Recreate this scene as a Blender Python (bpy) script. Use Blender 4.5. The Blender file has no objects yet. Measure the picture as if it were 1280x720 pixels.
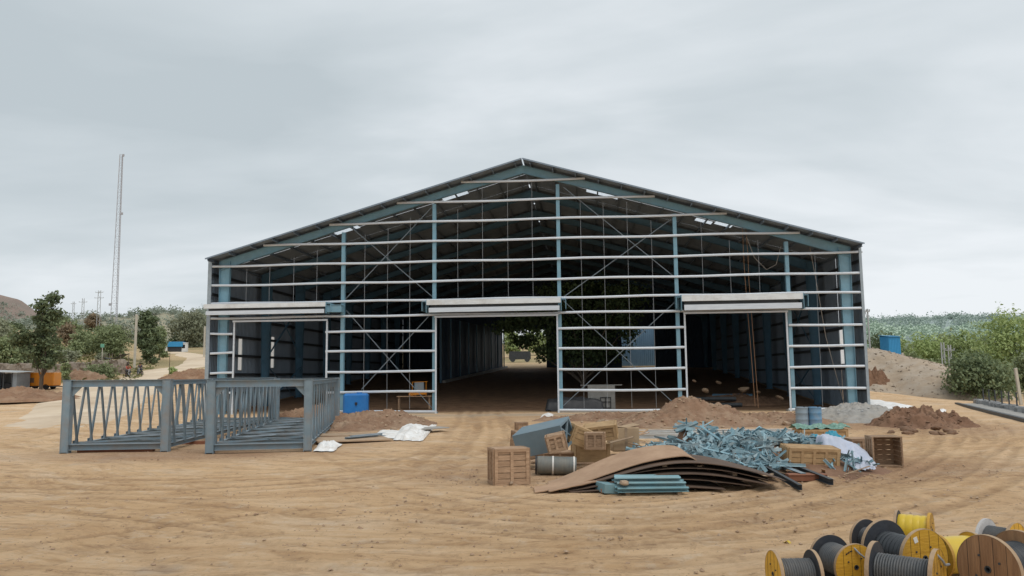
import bpy, bmesh, math, random
import numpy as np
from mathutils import Vector, Matrix, Euler, noise as mnoise
R = random.Random(7)
NR = np.random.RandomState(11)
PI = math.pi
rad = math.radians
scene = bpy.context.scene
C = scene.collection

# ------------------------------------------------------------------ camera model (metres; camera stands at x=0, y=0)
F, PITCH, ROLL, CH = 984.0, 0.1086, 0.0101, 2.60
def _cam_axes():
    fw = Vector((0, math.cos(PITCH), math.sin(PITCH)))
    up0 = Vector((0, -math.sin(PITCH), math.cos(PITCH)))
    rt0 = Vector((1, 0, 0))
    rt = rt0 * math.cos(ROLL) - up0 * math.sin(ROLL)
    up = up0 * math.cos(ROLL) + rt0 * math.sin(ROLL)
    return fw, rt, up
FW, RT, UP = _cam_axes()
CAM = Vector((0, 0, CH))
def ray(px, py):
    return FW + RT * ((px - 640) / F) + UP * ((360 - py) / F)
def at_depth(px, py, Y):
    r = ray(px, py); return CAM + r * (Y / r.y)
def on_plane(px, py, p0, n):
    r = ray(px, py); return CAM + r * ((p0 - CAM).dot(n) / r.dot(n))
def on_z(px, py, z=0.0):
    r = ray(px, py); return CAM + r * ((z - CH) / r.z)

def sstep(a, b, x):
    t = np.clip((np.asarray(x, float) - a) / (b - a), 0, 1); return t * t * (3 - 2 * t)
def terrain(x, y):
    x = np.asarray(x, float); y = np.asarray(y, float)
    t = y - 58.0
    ramp = 0.062 * np.where(t < -6, 0, np.where(t > 6, t, (t + 6) ** 2 / 24.0))
    ramp = np.minimum(ramp, 12.0 + 0.0 * ramp)
    m = 1 - sstep(29, 38, x - 0.09 * (y - 53)) * (1 - sstep(320, 520, y))
    yy = np.maximum(y, 1.0)
    bank = 0.05 * np.clip(y - 104, 0, 120) * sstep(-0.46, -0.54, x / yy) * (y > 0)
    return ramp * m + bank
def tz(x, y): return float(terrain(x, y))
def on_ground(px, py):
    r = ray(px, py); t = 3.0
    for i in range(6000):
        p = CAM + r * t
        if p.z <= tz(p.x, p.y): break
        t += 0.05 if t < 80 else 0.2
    return p

# ------------------------------------------------------------------ mesh builder
class MB:
    def __init__(s): s.v = []; s.f = []; s.a = {}
    def add(s, vs, fs):
        o = len(s.v); s.v.extend([tuple(p) for p in vs]); s.f.extend([tuple(i + o for i in f) for f in fs])
    def box(s, c, size, rot=None):
        x, y, z = [k / 2 for k in size]; c = Vector(c)
        vs = [Vector((i * x, j * y, k * z)) for k in (-1, 1) for j in (-1, 1) for i in (-1, 1)]
        if rot is not None: vs = [rot @ p for p in vs]
        s.add([c + p for p in vs], [(0, 2, 3, 1), (4, 5, 7, 6), (0, 1, 5, 4), (2, 6, 7, 3), (0, 4, 6, 2), (1, 3, 7, 5)])
    def prism(s, prof, p0, p1, up=(0, 0, 1), close=True, caps=True):
        """sweep a 2-D profile (side, up) straight from p0 to p1"""
        p0 = Vector(p0); p1 = Vector(p1); d = (p1 - p0).normalized(); up = Vector(up)
        if abs(d.dot(up)) > .98: up = Vector((0, 1, 0)) if abs(d.y) < .9 else Vector((1, 0, 0))
        sd = d.cross(up).normalized(); u = sd.cross(d)
        n = len(prof)
        vs = [p0 + sd * a + u * b for a, b in prof] + [p1 + sd * a + u * b for a, b in prof]
        fs = [(i, (i + 1) % n, n + (i + 1) % n, n + i) for i in range(n if close else n - 1)]
        if caps and close: fs += [tuple(range(n))[::-1], tuple(range(n, 2 * n))]
        s.add(vs, fs)
    def bar(s, p0, p1, w, h, up=(0, 0, 1)):
        s.prism([(-w / 2, -h / 2), (w / 2, -h / 2), (w / 2, h / 2), (-w / 2, h / 2)], p0, p1, up)
    def ibeam(s, p0, p1, w, h, t=.02, tw=.012, up=(0, 0, 1)):
        a, b, q = w / 2, h / 2, tw / 2
        s.prism([(-a, -b), (a, -b), (a, -b + t), (q, -b + t), (q, b - t), (a, b - t), (a, b), (-a, b), (-a, b - t), (-q, b - t), (-q, -b + t), (-a, -b + t)], p0, p1, up)
    def channel(s, p0, p1, w, h, t=.012, up=(0, 0, 1), lip=0):
        # open to +side
        s.prism([(0, -h / 2), (w, -h / 2), (w, -h / 2 + t), (t, -h / 2 + t), (t, h / 2 - t), (w, h / 2 - t), (w, h / 2), (0, h / 2)], p0, p1, up)
    def angle(s, p0, p1, w, t=.008, up=(0, 0, 1)):
        s.prism([(0, 0), (w, 0), (w, t), (t, t), (t, w), (0, w)], p0, p1, up)
    def tube(s, pts, r, n=8, caps=True):
        pts = [Vector(p) for p in pts]; m = len(pts)
        rs = r if isinstance(r, (list, tuple)) else [r] * m
        d0 = (pts[1] - pts[0]).normalized()
        ref = Vector((0, 0, 1)) if abs(d0.z) < .9 else Vector((1, 0, 0))
        rings = []
        for i, p in enumerate(pts):
            d = (pts[min(i + 1, m - 1)] - pts[max(i - 1, 0)]).normalized()
            a = (ref - d * ref.dot(d)).normalized(); ref = a; b = d.cross(a)
            rings.append([p + (a * math.cos(2 * PI * k / n) + b * math.sin(2 * PI * k / n)) * rs[i] for k in range(n)])
        vs = [q for rg in rings for q in rg]
        fs = [(i * n + k, i * n + (k + 1) % n, (i + 1) * n + (k + 1) % n, (i + 1) * n + k) for i in range(m - 1) for k in range(n)]
        if caps: fs += [tuple(range(n))[::-1], tuple((m - 1) * n + k for k in range(n))]
        s.add(vs, fs)
    def lathe(s, prof, n=32, axis='x', c=(0, 0, 0)):
        """prof: list of (along, radius)"""
        c = Vector(c); vs = []; m = len(prof)
        for a, r in prof:
            for k in range(n):
                th = 2 * PI * k / n; q = (a, r * math.cos(th), r * math.sin(th))
                if axis == 'z': q = (q[1], q[2], q[0])
                elif axis == 'y': q = (q[2], q[0], q[1])
                vs.append(c + Vector(q))
        fs = [(i * n + k, i * n + (k + 1) % n, (i + 1) * n + (k + 1) % n, (i + 1) * n + k) for i in range(m - 1) for k in range(n)]
        s.add(vs, fs)
    def disc(s, c, r, th, axis='x', n=32, hole=0):
        h = th / 2
        if hole: s.lathe([(-h, hole), (-h, r - .004), (-h + .004, r), (h - .004, r), (h, r - .004), (h, hole), (-h, hole)], n, axis, c)
        else: s.lathe([(-h, .0005), (-h, r - th * .15), (-h + th * .15, r), (h - th * .15, r), (h, r - th * .15), (h, .0005)], n, axis, c)
    def corr(s, o, a, b, la, lb, nrm, pitch=.25, dep=.03):
        """trapezoid sheet: ribs run along b, profile repeats along a"""
        o = Vector(o); a = Vector(a); b = Vector(b); nrm = Vector(nrm)
        xs = [(0, 0)]
        k = 0
        while True:
            done = False
            for q, d in ((.55, 0), (.65, 1), (.9, 1), (1.0, 0)):
                x = (k + q) * pitch
                if x >= la: xs.append((la, d)); done = True; break
                xs.append((x, d))
            if done: break
            k += 1
        vs = []
        for x, d in xs:
            p = o + a * x + nrm * (d * dep); vs += [p, p + b * lb]
        s.add(vs, [(2 * i, 2 * i + 2, 2 * i + 3, 2 * i + 1) for i in range(len(xs) - 1)])
    def grid(s, fn, nu, nv, thick=0):
        vs = [Vector(fn(i / nu, j / nv)) for j in range(nv + 1) for i in range(nu + 1)]
        w = nu + 1
        fs = [(j * w + i, j * w + i + 1, (j + 1) * w + i + 1, (j + 1) * w + i) for j in range(nv) for i in range(nu)]
        if thick:
            n = len(vs); vs2 = [p - Vector((0, 0, thick)) for p in vs]
            fs = fs + [tuple(k + n for k in f[::-1]) for f in fs]
            edge = [(i, i + 1) for i in range(nu)] + [(j * w + nu, (j + 1) * w + nu) for j in range(nv)] + [(nv * w + i + 1, nv * w + i) for i in range(nu)] + [((j + 1) * w, j * w) for j in range(nv)]
            fs += [(b_, a_, a_ + n, b_ + n) for a_, b_ in edge]
            vs = vs + vs2
        s.add(vs, fs)
    def build(s, name, m, parent=None, loc=(0, 0, 0), rot=(0, 0, 0), smooth=None, bevel=0):
        me = bpy.data.meshes.new(name); me.from_pydata(s.v, [], s.f); me.update()
        if m is not None: me.materials.append(m)
        if smooth is not None:
            me.polygons.foreach_set('use_smooth', [True] * len(me.polygons))
            if smooth < 180: me.set_sharp_from_angle(angle=rad(smooth))
        o = bpy.data.objects.new(name, me); C.objects.link(o)
        o.location = loc; o.rotation_euler = rot
        if parent is not None: o.parent = parent
        if bevel:
            b = o.modifiers.new('bevel', 'BEVEL'); b.width = bevel; b.segments = 1; b.limit_method = 'ANGLE'
        return o

def tag(o, label=None, cat=None, group=None, kind=None):
    if label: o['label'] = label
    if cat: o['category'] = cat
    if group: o['group'] = group
    if kind: o['kind'] = kind
    return o
def thing(name, label, cat, loc=(0, 0, 0), rot=0, group=None):
    o = bpy.data.objects.new(name, None); C.objects.link(o); o.empty_display_size = .2
    o.location = loc; o.rotation_euler = rot if isinstance(rot, tuple) else (0, 0, rot)
    return tag(o, label, cat, group)
def copy_tree(o, parent=None):
    c = o.copy(); C.objects.link(c); c.parent = parent
    for ch in list(o.children): copy_tree(ch, c)
    return c
def fbm(x, y, z=0., o=4):
    return mnoise.fractal(Vector((x, y, z)), 1.0, 2.0, o)

# ------------------------------------------------------------------ materials
MATS = {}
def mat(name, c1, c2=None, scale=3.0, rough=.7, metal=0.0, bump=.0, bscale=None, streak=(1, 1, 1), dirt=None, dirt_amt=.35, rnd=.0, spec=.4, detail=5, trans=0):
    m = bpy.data.materials.new(name); m.use_nodes = True; nt = m.node_tree; N = nt.nodes; L = nt.links
    b = N['Principled BSDF']; b.inputs['Roughness'].default_value = rough; b.inputs['Metallic'].default_value = metal
    b.inputs['Specular IOR Level'].default_value = spec
    tc = N.new('ShaderNodeTexCoord'); oi = N.new('ShaderNodeObjectInfo')
    mp = N.new('ShaderNodeMapping'); mp.inputs['Scale'].default_value = streak
    ad = N.new('ShaderNodeVectorMath'); ad.operation = 'MULTIPLY_ADD'
    L.new(oi.outputs['Random'], ad.inputs[0]); ad.inputs[1].default_value = (37, 11, 23); L.new(tc.outputs['Object'], ad.inputs[2])
    L.new(ad.outputs[0], mp.inputs['Vector'])
    n1 = N.new('ShaderNodeTexNoise'); n1.inputs['Scale'].default_value = scale; n1.inputs['Detail'].default_value = detail; n1.inputs['Roughness'].default_value = .65
    L.new(mp.outputs[0], n1.inputs['Vector'])
    cr = N.new('ShaderNodeValToRGB'); c2 = c2 or tuple(k * .75 for k in c1)
    cr.color_ramp.elements[0].position = .32; cr.color_ramp.elements[1].position = .68
    cr.color_ramp.elements[0].color = (*c1, 1); cr.color_ramp.elements[1].color = (*c2, 1)
    L.new(n1.outputs['Fac'], cr.inputs['Fac']); col = cr.outputs['Color']
    if dirt:
        n2 = N.new('ShaderNodeTexNoise'); n2.inputs['Scale'].default_value = scale * .37; n2.inputs['Detail'].default_value = 8; n2.inputs['Roughness'].default_value = .7
        L.new(ad.outputs[0], n2.inputs['Vector'])
        mr = N.new('ShaderNodeMapRange'); mr.inputs['From Min'].default_value = .45; mr.inputs['From Max'].default_value = .75; mr.inputs['To Max'].default_value = dirt_amt * 2
        L.new(n2.outputs['Fac'], mr.inputs['Value'])
        mx = N.new('ShaderNodeMix'); mx.data_type = 'RGBA'; L.new(mr.outputs[0], mx.inputs['Factor']); L.new(col, mx.inputs['A']); mx.inputs['B'].default_value = (*dirt, 1)
        col = mx.outputs['Result']
    if rnd:
        hv = N.new('ShaderNodeHueSaturation'); mr2 = N.new('ShaderNodeMapRange')
        mr2.inputs['To Min'].default_value = 1 - rnd; mr2.inputs['To Max'].default_value = 1 + rnd
        L.new(oi.outputs['Random'], mr2.inputs['Value']); L.new(mr2.outputs[0], hv.inputs['Value']); L.new(col, hv.inputs['Color']); col = hv.outputs['Color']
    L.new(col, b.inputs['Base Color'])
    if bump:
        nb = N.new('ShaderNodeTexNoise'); nb.inputs['Scale'].default_value = bscale or scale * 4; nb.inputs['Detail'].default_value = 6
        L.new(mp.outputs[0], nb.inputs['Vector'])
        bp = N.new('ShaderNodeBump'); bp.inputs['Strength'].default_value = min(1, bump); bp.inputs['Distance'].default_value = .03
        L.new(nb.outputs['Fac'], bp.inputs['Height']); L.new(bp.outputs[0], b.inputs['Normal'])
    MATS[name] = m
    return m

def leaf_mat(name, c1, c2, tr=.25):
    m = bpy.data.materials.new(name); m.use_nodes = True; nt = m.node_tree; N = nt.nodes; L = nt.links
    b = N['Principled BSDF']; b.inputs['Roughness'].default_value = .6; b.inputs['Specular IOR Level'].default_value = .25
    at = N.new('ShaderNodeAttribute'); at.attribute_name = 'tone'
    cr = N.new('ShaderNodeValToRGB'); cr.color_ramp.elements[0].color = (*c1, 1); cr.color_ramp.elements[1].color = (*c2, 1)
    oi = N.new('ShaderNodeObjectInfo'); mr = N.new('ShaderNodeMapRange'); mr.inputs['To Min'].default_value = .82; mr.inputs['To Max'].default_value = 1.2
    L.new(oi.outputs['Random'], mr.inputs['Value'])
    hv = N.new('ShaderNodeHueSaturation'); L.new(mr.outputs[0], hv.inputs['Value'])
    L.new(at.outputs['Fac'], cr.inputs['Fac']); L.new(cr.outputs['Color'], hv.inputs['Color']); L.new(hv.outputs['Color'], b.inputs['Base Color'])
    t = N.new('ShaderNodeBsdfTranslucent'); L.new(hv.outputs['Color'], t.inputs['Color'])
    mx = N.new('ShaderNodeMixShader'); mx.inputs['Fac'].default_value = tr
    L.new(b.outputs[0], mx.inputs[1]); L.new(t.outputs[0], mx.inputs[2]); L.new(mx.outputs[0], N['Material Output'].inputs['Surface'])
    return m

M = {}
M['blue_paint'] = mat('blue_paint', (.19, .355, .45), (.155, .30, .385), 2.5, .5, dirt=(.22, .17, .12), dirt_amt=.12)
M['shaded_blue_paint'] = mat('shaded_blue_paint', (.085, .185, .27), (.065, .15, .225), 2.0, .55, dirt=(.07, .06, .05), dirt_amt=.15)  # same blue as the front frame, indoor shade put into the colour
M['truss_paint'] = mat('truss_paint', (.215, .285, .33), (.175, .24, .285), 4, .55, dirt=(.30, .21, .14), dirt_amt=.3, rnd=.12, bump=.1)
M['galv'] = mat('galvanised_steel', (.66, .71, .76), (.53, .58, .64), 3, .4, .15, streak=(.4, 1, 4))
M['galv_dull'] = mat('dull_galvanised', (.36, .42, .46), (.28, .33, .37), 4, .5, .3)
M['white_steel'] = mat('white_primed_steel', (.74, .77, .78), (.60, .63, .65), 3, .5, dirt=(.42, .38, .32), dirt_amt=.3, streak=(.5, 1, 5))
M['sheet_in'] = mat('sheet_underside', (.085, .093, .105), (.065, .072, .083), 1.2, .55, .2, dirt=(.05, .045, .04), dirt_amt=.2)
M['roof_sheet'] = mat('roof_sheet', (.235, .29, .355), (.185, .235, .29), 1.2, .5, .2)
M['wall_sheet'] = mat('wall_sheet', (.235, .29, .355), (.185, .235, .29), 1.0, .55, .15, streak=(1, 1, .2))
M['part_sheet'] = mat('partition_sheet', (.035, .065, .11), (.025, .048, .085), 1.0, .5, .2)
M['lit_blue_sheet'] = mat('blue_sheet', (.22, .36, .50), (.17, .30, .44), 1.0, .5)
M['dark_steel'] = mat('dark_steel', (.07, .078, .085), (.05, .055, .06), 3, .55, .2)
M['wire'] = mat('steel_rod', (.34, .36, .38), (.26, .28, .30), 5, .5, .3)
M['rope_orange'] = mat('orange_rope', (.33, .185, .10), (.24, .14, .08), 12, .9)
M['rope_grey'] = mat('grey_rope', (.38, .34, .29), (.28, .25, .22), 12, .9)
M['wood'] = mat('crate_wood', (.46, .31, .20), (.28, .18, .11), 3, .85, bump=.35, streak=(1, 1, 5), dirt=(.20, .12, .07), dirt_amt=.3, rnd=.18)
M['wood_pale'] = mat('pale_crate_wood', (.50, .34, .18), (.37, .24, .12), 3, .85, bump=.35, streak=(1, 1, 5), dirt=(.26, .17, .10), dirt_amt=.25, rnd=.15)
M['wood_gold'] = mat('golden_crate_wood', (.50, .335, .175), (.36, .225, .11), 4, .8, bump=.35, dirt=(.24, .14, .08), dirt_amt=.3, rnd=.1)
M['plank'] = mat('plank_wood', (.42, .31, .21), (.30, .21, .14), 3, .9, bump=.4, rnd=.2)
M['card'] = mat('cardboard', (.44, .32, .20), (.36, .25, .155), 3, .9, bump=.25)
M['rust_top'] = mat('rusty_plate', (.47, .31, .20), (.36, .225, .14), 2.2, .8, bump=.3, dirt=(.33, .22, .14), dirt_amt=.3, rnd=.12)
M['rust_dark'] = mat('dark_rusty_plate', (.15, .098, .07), (.095, .066, .05), 3, .8, bump=.3, dirt=(.17, .10, .06), dirt_amt=.35, rnd=.2)
M['rust_red'] = mat('red_oxide_plate', (.27, .11, .06), (.19, .08, .045), 3, .8, bump=.2)
M['teal'] = mat('teal_paint', (.21, .37, .41), (.17, .31, .35), 4, .5, dirt=(.28, .22, .16), dirt_amt=.25, rnd=.18)
M['scrap'] = mat('faded_blue_paint', (.255, .41, .47), (.15, .26, .31), 5, .55, dirt=(.30, .26, .21), dirt_amt=.4, rnd=.38)
M['box_paint'] = mat('grey_blue_box', (.165, .235, .275), (.135, .195, .235), 2, .5, dirt=(.28, .22, .16), dirt_amt=.15)
M['black'] = mat('black_plastic', (.02, .021, .024), (.03, .031, .034), 4, .5, bump=.1)
M['dark_void'] = mat('dark_rubber', (.015, .015, .016), None, 4, .8)
M['tarp_black'] = mat('black_tarpaulin', (.03, .032, .036), (.045, .046, .05), 3, .5, bump=.3)
M['tarp_white'] = mat('white_sacking', (.86, .86, .85), (.74, .73, .71), 4, .8, bump=.3, dirt=(.42, .33, .24), dirt_amt=.3)
M['tarp_lilac'] = mat('lilac_white_sheet', (.52, .56, .66), (.40, .45, .56), 4, .6, bump=.3, dirt=(.36, .32, .28), dirt_amt=.2)
M['tarp_cyan'] = mat('bright_blue_sheet', (.03, .25, .36), (.05, .33, .45), 5, .5, bump=.2)
M['net_green'] = mat('green_netting', (.07, .17, .13), (.26, .40, .34), 14, .8, bump=.4)
M['tank_blue'] = mat('blue_tank_plastic', (.012, .14, .42), (.018, .17, .48), 2, .45, dirt=(.10, .14, .22), dirt_amt=.15)
M['barrel_blue'] = mat('blue_barrel', (.10, .24, .40), (.14, .30, .46), 6, .5, dirt=(.35, .33, .3), dirt_amt=.3)
M['barrel_grey'] = mat('grey_barrel', (.27, .34, .39), (.22, .28, .33), 3, .45)
M['yellow_wood'] = mat('yellow_painted_wood', (.66, .375, .035), (.54, .29, .028), 2.2, .55, bump=.25, streak=(1, 1, 5), dirt=(.24, .13, .05), dirt_amt=.5, rnd=.12)
M['yellow_wrap'] = mat('yellow_wrap', (.66, .47, .04), (.58, .40, .03), 2, .35, dirt=(.4, .28, .08), dirt_amt=.2)
M['brown_wood'] = mat('brown_drum_wood', (.36, .20, .10), (.21, .11, .055), 2.5, .75, bump=.45, streak=(6, 6, .5), dirt=(.34, .21, .11), dirt_amt=.3)
M['raw_wood'] = mat('raw_drum_edge', (.42, .30, .19), (.31, .21, .13), 6, .8, bump=.3)
M['black_wood'] = mat('black_painted_wood', (.022, .026, .034), (.035, .04, .05), 3, .65, bump=.3, dirt=(.10, .085, .07), dirt_amt=.2)
M['white_wood'] = mat('white_painted_wood', (.60, .59, .58), (.42, .41, .41), 4, .75, bump=.3, dirt=(.25, .21, .18), dirt_amt=.4)
M['cable'] = mat('grey_cable', (.085, .09, .095), (.06, .064, .068), 8, .5, dirt=(.20, .16, .12), dirt_amt=.22)
M['cable_black'] = mat('black_cable', (.03, .034, .04), (.045, .05, .055), 8, .45)
M['paper'] = mat('paper_label', (.72, .70, .66), (.6, .58, .54), 8, .8)
M['green_band'] = mat('green_tape', (.03, .30, .10), None, 4, .4)
M['clod'] = mat('earth_clod', (.37, .26, .17), (.27, .175, .11), 3, .95, dirt=(.45, .35, .25), dirt_amt=.4)
M['clod_dark'] = mat('dark_clod', (.20, .115, .07), (.13, .075, .045), 3, .95, bump=.6, dirt=(.32, .21, .14), dirt_amt=.3)
M['roll'] = mat('olive_grey_roll', (.15, .17, .165), (.10, .115, .115), 3, .6, streak=(6, 1, 1), dirt=(.27, .22, .16), dirt_amt=.3)
M['crate_grey'] = mat('grey_crate', (.27, .265, .25), (.20, .195, .18), 3, .9)
M['earth_red'] = mat('red_brown_earth', (.285, .165, .10), (.195, .11, .065), 1.6, .95, bump=1.0, bscale=9, dirt=(.40, .275, .18), dirt_amt=.4, detail=9)
M['earth_dark'] = mat('dark_earth', (.235, .13, .08), (.15, .083, .05), 2, .95, bump=1.0, bscale=9, dirt=(.30, .185, .115), dirt_amt=.35, detail=9)
M['rubble'] = mat('rubble_earth', (.285, .175, .11), (.19, .11, .068), 2.2, .95, bump=1.0, bscale=10, dirt=(.40, .30, .21), dirt_amt=.4, detail=9)
M['sand_grey'] = mat('grey_sand', (.36, .345, .32), (.29, .275, .255), 2.5, .95, bump=.8, bscale=14, dirt=(.40, .33, .25), dirt_amt=.3, detail=9)
M['gravel'] = mat('gravel', (.43, .34, .25), (.31, .235, .165), 1.2, .95, bump=1.0, bscale=7, dirt=(.42, .375, .32), dirt_amt=.4, detail=10)
M['stone'] = mat('stone', (.42, .32, .23), (.32, .235, .165), 3, .9, bump=.6, dirt=(.25, .15, .09), dirt_amt=.35, rnd=.25)
M['stone_grey'] = mat('grey_stone', (.36, .36, .355), (.26, .265, .27), 3, .9, bump=.6, rnd=.2)
M['wall_stone'] = mat('dry_stone_wall', (.29, .235, .185), (.13, .105, .085), 2.6, .95, bump=1.0, bscale=6, dirt=(.36, .31, .26), dirt_amt=.4)
M['concrete'] = mat('concrete', (.37, .355, .33), (.29, .28, .26), 2, .9, bump=.4)
M['brick'] = mat('brick', (.32, .17, .11), (.25, .13, .085), 5, .9, bump=.4)
M['bark'] = mat('bark', (.115, .09, .07), (.075, .058, .045), 4, .95, bump=.9, streak=(3, 3, .5))
M['bark_pale'] = mat('pale_bark', (.22, .18, .14), (.14, .115, .09), 4, .95, bump=.9, streak=(3, 3, .5))
M['orange_paint'] = mat('orange_paint', (.68, .25, .015), (.60, .21, .012), 1.5, .45, dirt=(.33, .2, .1), dirt_amt=.2)
M['zinc'] = mat('zinc_sheet', (.30, .33, .36), (.22, .25, .28), 2, .5, .3)
M['zinc_pale'] = mat('pale_roof_sheet', (.55, .56, .55), (.46, .47, .46), 2, .5, .2)
M['kiosk_blue'] = mat('kiosk_blue', (.04, .27, .52), (.035, .24, .47), 2, .5)
M['kiosk_white'] = mat('kiosk_white', (.68, .68, .67), (.6, .6, .59), 2, .6)
M['pole_conc'] = mat('pole_concrete', (.52, .48, .40), (.42, .39, .33), 2, .85)
M['lattice'] = mat('lattice_steel', (.42, .43, .43), (.34, .35, .35), 4, .6, .1)
M['mast'] = mat('mast_steel', (.44, .44, .46), (.36, .34, .36), 4, .6, .1)
M['green_board'] = mat('green_board', (.16, .42, .30), None, 4, .6)
M['skin'] = mat('skin', (.23, .12, .07), (.20, .10, .06), 8, .6)
M['hair'] = mat('hair', (.012, .011, .011), None, 20, .5)
M['shirt_red'] = mat('red_shirt', (.48, .10, .075), (.40, .08, .06), 8, .85)
M['shirt_navy'] = mat('navy_shirt', (.05, .06, .10), (.04, .045, .08), 8, .85)
M['trousers'] = mat('dark_trousers', (.035, .037, .045), (.05, .05, .06), 8, .85)
M['bike_paint'] = mat('motorcycle_paint', (.03, .03, .035), None, 4, .3)
M['chrome'] = mat('bright_metal', (.55, .55, .55), None, 4, .3, .8)
M['leaf_dark'] = leaf_mat('dark_leaves', (.04, .07, .035), (.12, .17, .075))
M['leaf_tree'] = leaf_mat('tree_leaves', (.085, .12, .062), (.23, .275, .145))
M['leaf_mid'] = leaf_mat('mid_green_leaves', (.16, .20, .10), (.33, .375, .195))
M['leaf_light'] = leaf_mat('light_green_leaves', (.25, .32, .12), (.42, .50, .22))
M['leaf_olive'] = leaf_mat('olive_leaves', (.20, .22, .145), (.33, .345, .235))
M['leaf_grey'] = leaf_mat('grey_green_leaves', (.215, .25, .20), (.31, .345, .28))  # greyed for far trees, distance haze put into the leaf colour
M['leaf_dry'] = leaf_mat('dry_leaves', (.27, .21, .14), (.38, .30, .20))
M['leaf_haze'] = leaf_mat('hazy_leaves', (.37, .47, .37), (.44, .53, .43), .1)  # distance haze painted into the leaf colour
M['leaf_haze2'] = leaf_mat('far_hazy_leaves', (.40, .50, .44), (.47, .56, .50), .1)  # farther wood, paler still with haze in the colour
M['grass'] = leaf_mat('dry_grass', (.12, .135, .05), (.27, .25, .11))

def base_at(px, Y): q = at_depth(px, 460, Y); return Vector((q.x, q.y, tz(q.x, q.y)))
# ------------------------------------------------------------------ camera, sky, sun
cd = bpy.data.cameras.new('camera'); cam = bpy.data.objects.new('camera', cd); C.objects.link(cam)
cam.matrix_world = Matrix((( RT.x, UP.x, -FW.x, 0), (RT.y, UP.y, -FW.y, 0), (RT.z, UP.z, -FW.z, CH), (0, 0, 0, 1)))
cd.sensor_width = 36; cd.lens = F / 1280 * 36; cd.clip_end = 6000; cd.clip_start = .1
scene.camera = cam
scene.view_settings.view_transform = 'Standard'; scene.view_settings.look = 'None'; scene.view_settings.exposure = 0
SUN_EL, SUN_AZ = rad(59), rad(150)      # azimuth from +Y, clockwise
w = bpy.data.worlds.new('World'); scene.world = w; w.use_nodes = True
N = w.node_tree.nodes; L = w.node_tree.links; bg = N['Background']; bg.inputs['Strength'].default_value = .1
sky = N.new('ShaderNodeTexSky'); sky.sky_type = 'NISHITA'; sky.sun_disc = False; sky.sun_elevation = SUN_EL; sky.sun_rotation = SUN_AZ; sky.dust_density = 3
tc = N.new('ShaderNodeTexCoord'); sx = N.new('ShaderNodeSeparateXYZ'); L.new(tc.outputs['Generated'], sx.inputs[0])
def math_node(op, a, b=None, c=None):
    n = N.new('ShaderNodeMath'); n.operation = op
    for i, k in enumerate((a, b, c)):
        if k is None: continue
        if hasattr(k, 'links'): L.new(k, n.inputs[i])
        else: n.inputs[i].default_value = k
    return n.outputs[0]
zc = math_node('MAXIMUM', sx.outputs['Z'], 0.0)
inv = math_node('DIVIDE', 1.0, math_node('ADD', zc, .16))
vm = N.new('ShaderNodeVectorMath'); vm.operation = 'SCALE'; L.new(tc.outputs['Generated'], vm.inputs[0]); L.new(inv, vm.inputs['Scale'])
def cloud_noise(sc, det, off, sxy=(1, 1, 1)):
    mp = N.new('ShaderNodeMapping'); mp.inputs['Location'].default_value = off; mp.inputs['Scale'].default_value = sxy; L.new(vm.outputs[0], mp.inputs[0])
    n = N.new('ShaderNodeTexNoise'); n.inputs['Scale'].default_value = sc; n.inputs['Detail'].default_value = det; n.inputs['Roughness'].default_value = .5; n.inputs['Distortion'].default_value = .5
    L.new(mp.outputs[0], n.inputs['Vector']); return n.outputs['Fac']
n1 = cloud_noise(.95, 5, (2.3, 4.2, 0), (.7, 1, 1)); n2 = cloud_noise(3.4, 7, (5, 1, 2), (.6, 1, 1))
nn = math_node('ADD', math_node('MULTIPLY', n1, .82), math_node('MULTIPLY', n2, .18))
# bright low band and a heavy grey deck above it
elev = N.new('ShaderNodeValToRGB'); e = elev.color_ramp
e.elements[0].position = 0.0; e.elements[0].color = (.86, .86, .86, 1)
e.elements[1].position = 1.0; e.elements[1].color = (.44, .44, .44, 1)
for p, v in ((.06, .80), (.12, .68), (.18, .54), (.30, .42), (.45, .45)):
    q = e.elements.new(p); q.color = (v, v, v, 1)
L.new(math_node('ADD', zc, math_node('MULTIPLY', math_node('SUBTRACT', n1, .5), .30)), elev.inputs[0])
fac = math_node('ADD', math_node('MULTIPLY', sx.outputs['X'], .22), math_node('ADD', elev.outputs[0], math_node('MULTIPLY', math_node('SUBTRACT', nn, .5), 2.15)))
cr = N.new('ShaderNodeValToRGB'); L.new(fac, cr.inputs[0])
cr.color_ramp.elements[0].position = .12; cr.color_ramp.elements[0].color = (5.45, 6.1, 6.45, 1)
cr.color_ramp.elements[1].position = .92; cr.color_ramp.elements[1].color = (9.0, 9.4, 9.75, 1)
q = cr.color_ramp.elements.new(.45); q.color = (6.6, 7.2, 7.55, 1)
mx = N.new('ShaderNodeMix'); mx.data_type = 'RGBA'; mx.inputs['Factor'].default_value = .93
L.new(sky.outputs[0], mx.inputs['A']); L.new(cr.outputs[0], mx.inputs['B']); L.new(mx.outputs['Result'], bg.inputs['Color'])
sl = bpy.data.lights.new('sun', 'SUN'); sl.energy = 1.5; sl.angle = rad(45); sl.color = (1, .965, .91)
so = bpy.data.objects.new('sun', sl); C.objects.link(so)
sd = Vector((math.sin(SUN_AZ) * math.cos(SUN_EL), math.cos(SUN_AZ) * math.cos(SUN_EL), math.sin(SUN_EL)))
so.rotation_euler = sd.to_track_quat('Z', 'Y').to_euler(); so.location = (0, 0, 60)

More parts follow.
